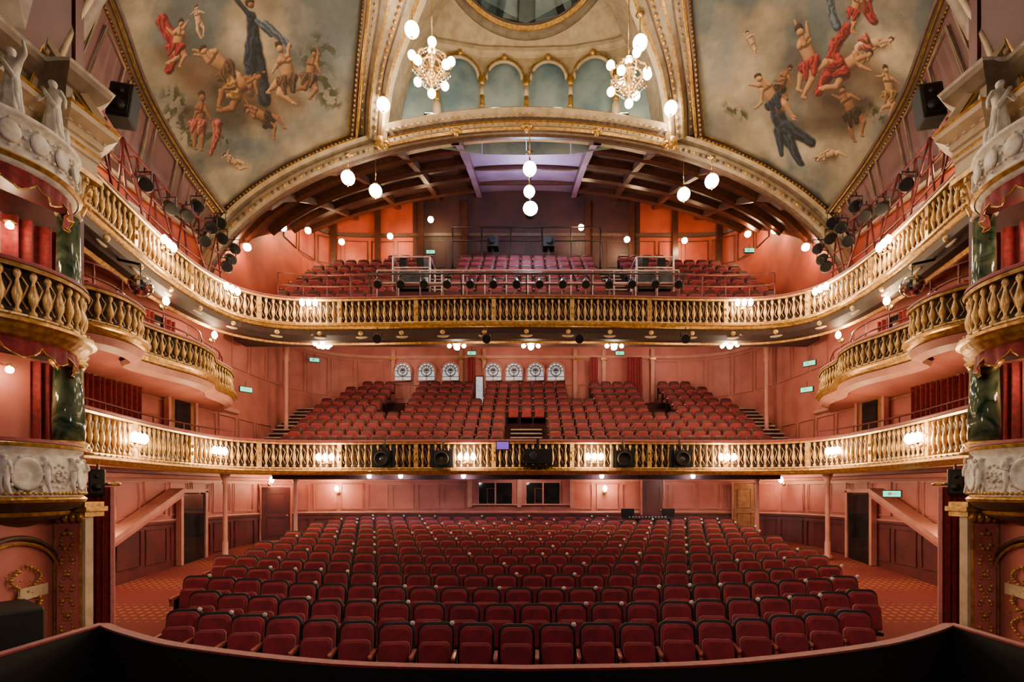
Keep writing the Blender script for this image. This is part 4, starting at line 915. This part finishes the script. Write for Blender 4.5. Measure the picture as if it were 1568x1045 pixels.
for x,y,z in ((-5.33,15.3,12.18),(-4.86,16.5,12.49),(5.54,15.3,12.08),(5.07,16.5,12.38)):
    globe(x,y,z,min(ell(x,.05)if y<16 else gz(x,y),z+1.6),.2,48)
globe(0.1,15.3,12.45,13.7,.2,60); globe(.1,17.5,13.05,14.4,.19,60)
for x,y,z in ((-3.04,13.6,15.08),(-4.19,15.0,14.14),(3.02,13.6,14.73),(4.23,15.0,14.04)):
    globe(x,y,z,z+.75,.19,40,'globe_bracket_lamp')
def chandelier(x,y,z):
    par=empty('chandelier'); mb=MB()
    mb.lathe((x,y,z-.45),[(.01,-.1),(.05,-.05),(.03,0),(.09,.1),(.13,.2),(.06,.32),(.04,.5),(.08,.6),(.1,.7),(.03,.8),(.02,1.0)],M_gold,14)
    mb.tube((x,y,z+.5),(x,y,z+3.2),.018,M_brass)
    c=Vector((x,y,z)); mb.ptube([c+Vector((.3*math.cos(k*PI/8),.3*math.sin(k*PI/8),.0)) for k in range(16)],.02,M_gold,6,closed=True)
    for i in range(8):
        a=2*PI*i/8+.2; D=Vector((math.cos(a),math.sin(a),0)); dn=i%2
        mb.ptube([c+D*.08,c+D*.22-Vector((0,0,.12)),c+D*.4-Vector((0,0,.08)),c+D*.47+Vector((0,0,.06)),c+D*.42+Vector((0,0,.14))],.022,M_gold,6)
        mb.sph(c+D*.44+Vector((0,0,.06)),.04,M_gold,8,6); g=c+D*.46+Vector((0,0,-.14 if dn else .22)); mb.sph(g,.1,M_globe,14,10); mb.lathe(g+Vector((0,0,.08)),[(.06,0),(.03,.05)],M_gold,8)
        mb.ptube([c+Vector((0,0,.4))+D*.05,c+D*.2+Vector((0,0,.34)),c+D*.3+Vector((0,0,.2)),c+D*.42+Vector((0,0,.12))],.014,M_gold,5)
        mb.ptube([c+D*.3,c+D*.36-Vector((0,0,.14)),c+D*.22-Vector((0,0,.24)),c+D*.08-Vector((0,0,.38))],.014,M_gold,5)
        for k in range(7):
            mb.sph(c+D*(.44-.05*k)-Vector((0,0,.14+.05*k)),.022,M_crystal,6,4,smooth=False); mb.sph(c+D*(.4-.05*k)+Vector((0,0,.16+.04*k)),.016,M_crystal,6,4,smooth=False)
    mb.sph((x,y,z-.62),.1,M_globe,14,10); mb.sph((x,y,z+.42),.09,M_globe,12,8)
    mb.obj('frame_and_globes',par); light((x,y-.7,z-.3),110,(1,.78,.50),.3,par)
chandelier(-2.256,12.2,12.92); chandelier(2.443,12.2,12.68)
for x in (-3,-1,1,3):
    par=empty('cornice_uplight'); mb=MB(); mb.box((x,15.8,14.38),(.3,.15,.1),M_blackm); mb.box((x,15.8,14.445),(.24,.1,.02),M_bulb); mb.obj('fitting',par); light((x,15.7,14.9),36,(1,.86,.58),.15,par)
par=empty('gallery_spotlight'); c=Vector((.168,21.2,14.5)); mb=MB(); mb.lathe(c,[(.14,.5),(.22,.45),(.26,0),(.32,-.02)],M_blackm,20,Matrix.Rotation(-PI/2,4,'X')); mb.sph(c,.3,M_cool,20,12,(1,.4,1)); mb.tube(c+Vector((0,.2,0)),c+Vector((0,.2,1.6)),.03,M_blackm); mb.obj('lantern',par); light(c+Vector((0,-.4,0)),340,(.62,.72,1),.2,par)
light((0,18.3,13.4),60,(.85,.72,1),.3,par,'gallery_work_light')
for x,y,z,e in ((0,9.5,13.6,190),(-4.5,8.5,12.6,150),(4.5,8.5,12.6,150)): light((x,y,z),e,(1,.76,.54),.6,None,'added_dome_fill')  # bare points added above the view as fill, no fittings
def spot(loc,aim,e,ang,col=(1,.76,.70)):
    l=bpy.data.lights.new('added_fill','SPOT'); l.energy=e; l.color=col; l.spot_size=math.radians(ang); l.spot_blend=.8; l.shadow_soft_size=.4
    o=bpy.data.objects.new('added_fill_spot',l); o.location=loc; o.rotation_euler=(Vector(aim)-Vector(loc)).to_track_quat('-Z','Y').to_euler(); bpy.context.scene.collection.objects.link(o)
for x in (-4.5,4.5): spot((x,-1,8),(x*.3,14,1.0),600,80,(1,.68,.68))  # unseen fill spots added on the stage side to brighten the stalls
for x in (-1,1): spot((-x*3,1,5.5),(x*7.4,7.3,4.2),760,75,(1,.80,.64))  # unseen spots added from the stage side to brighten boxes and statues
w=bpy.data.worlds.new('World'); bpy.context.scene.world=w; w.use_nodes=True
w.node_tree.nodes['Background'].inputs[0].default_value=(.5,.36,.34,1); w.node_tree.nodes['Background'].inputs[1].default_value=.05
cam=bpy.data.cameras.new('camera'); cam.lens=18; cam.sensor_width=36; cam.shift_x=-22/1568; cam.shift_y=228/1568
co=bpy.data.objects.new('camera',cam); co.location=(0,0,2.85); co.rotation_euler=(PI/2,0,0); bpy.context.scene.collection.objects.link(co)
bpy.context.scene.camera=co
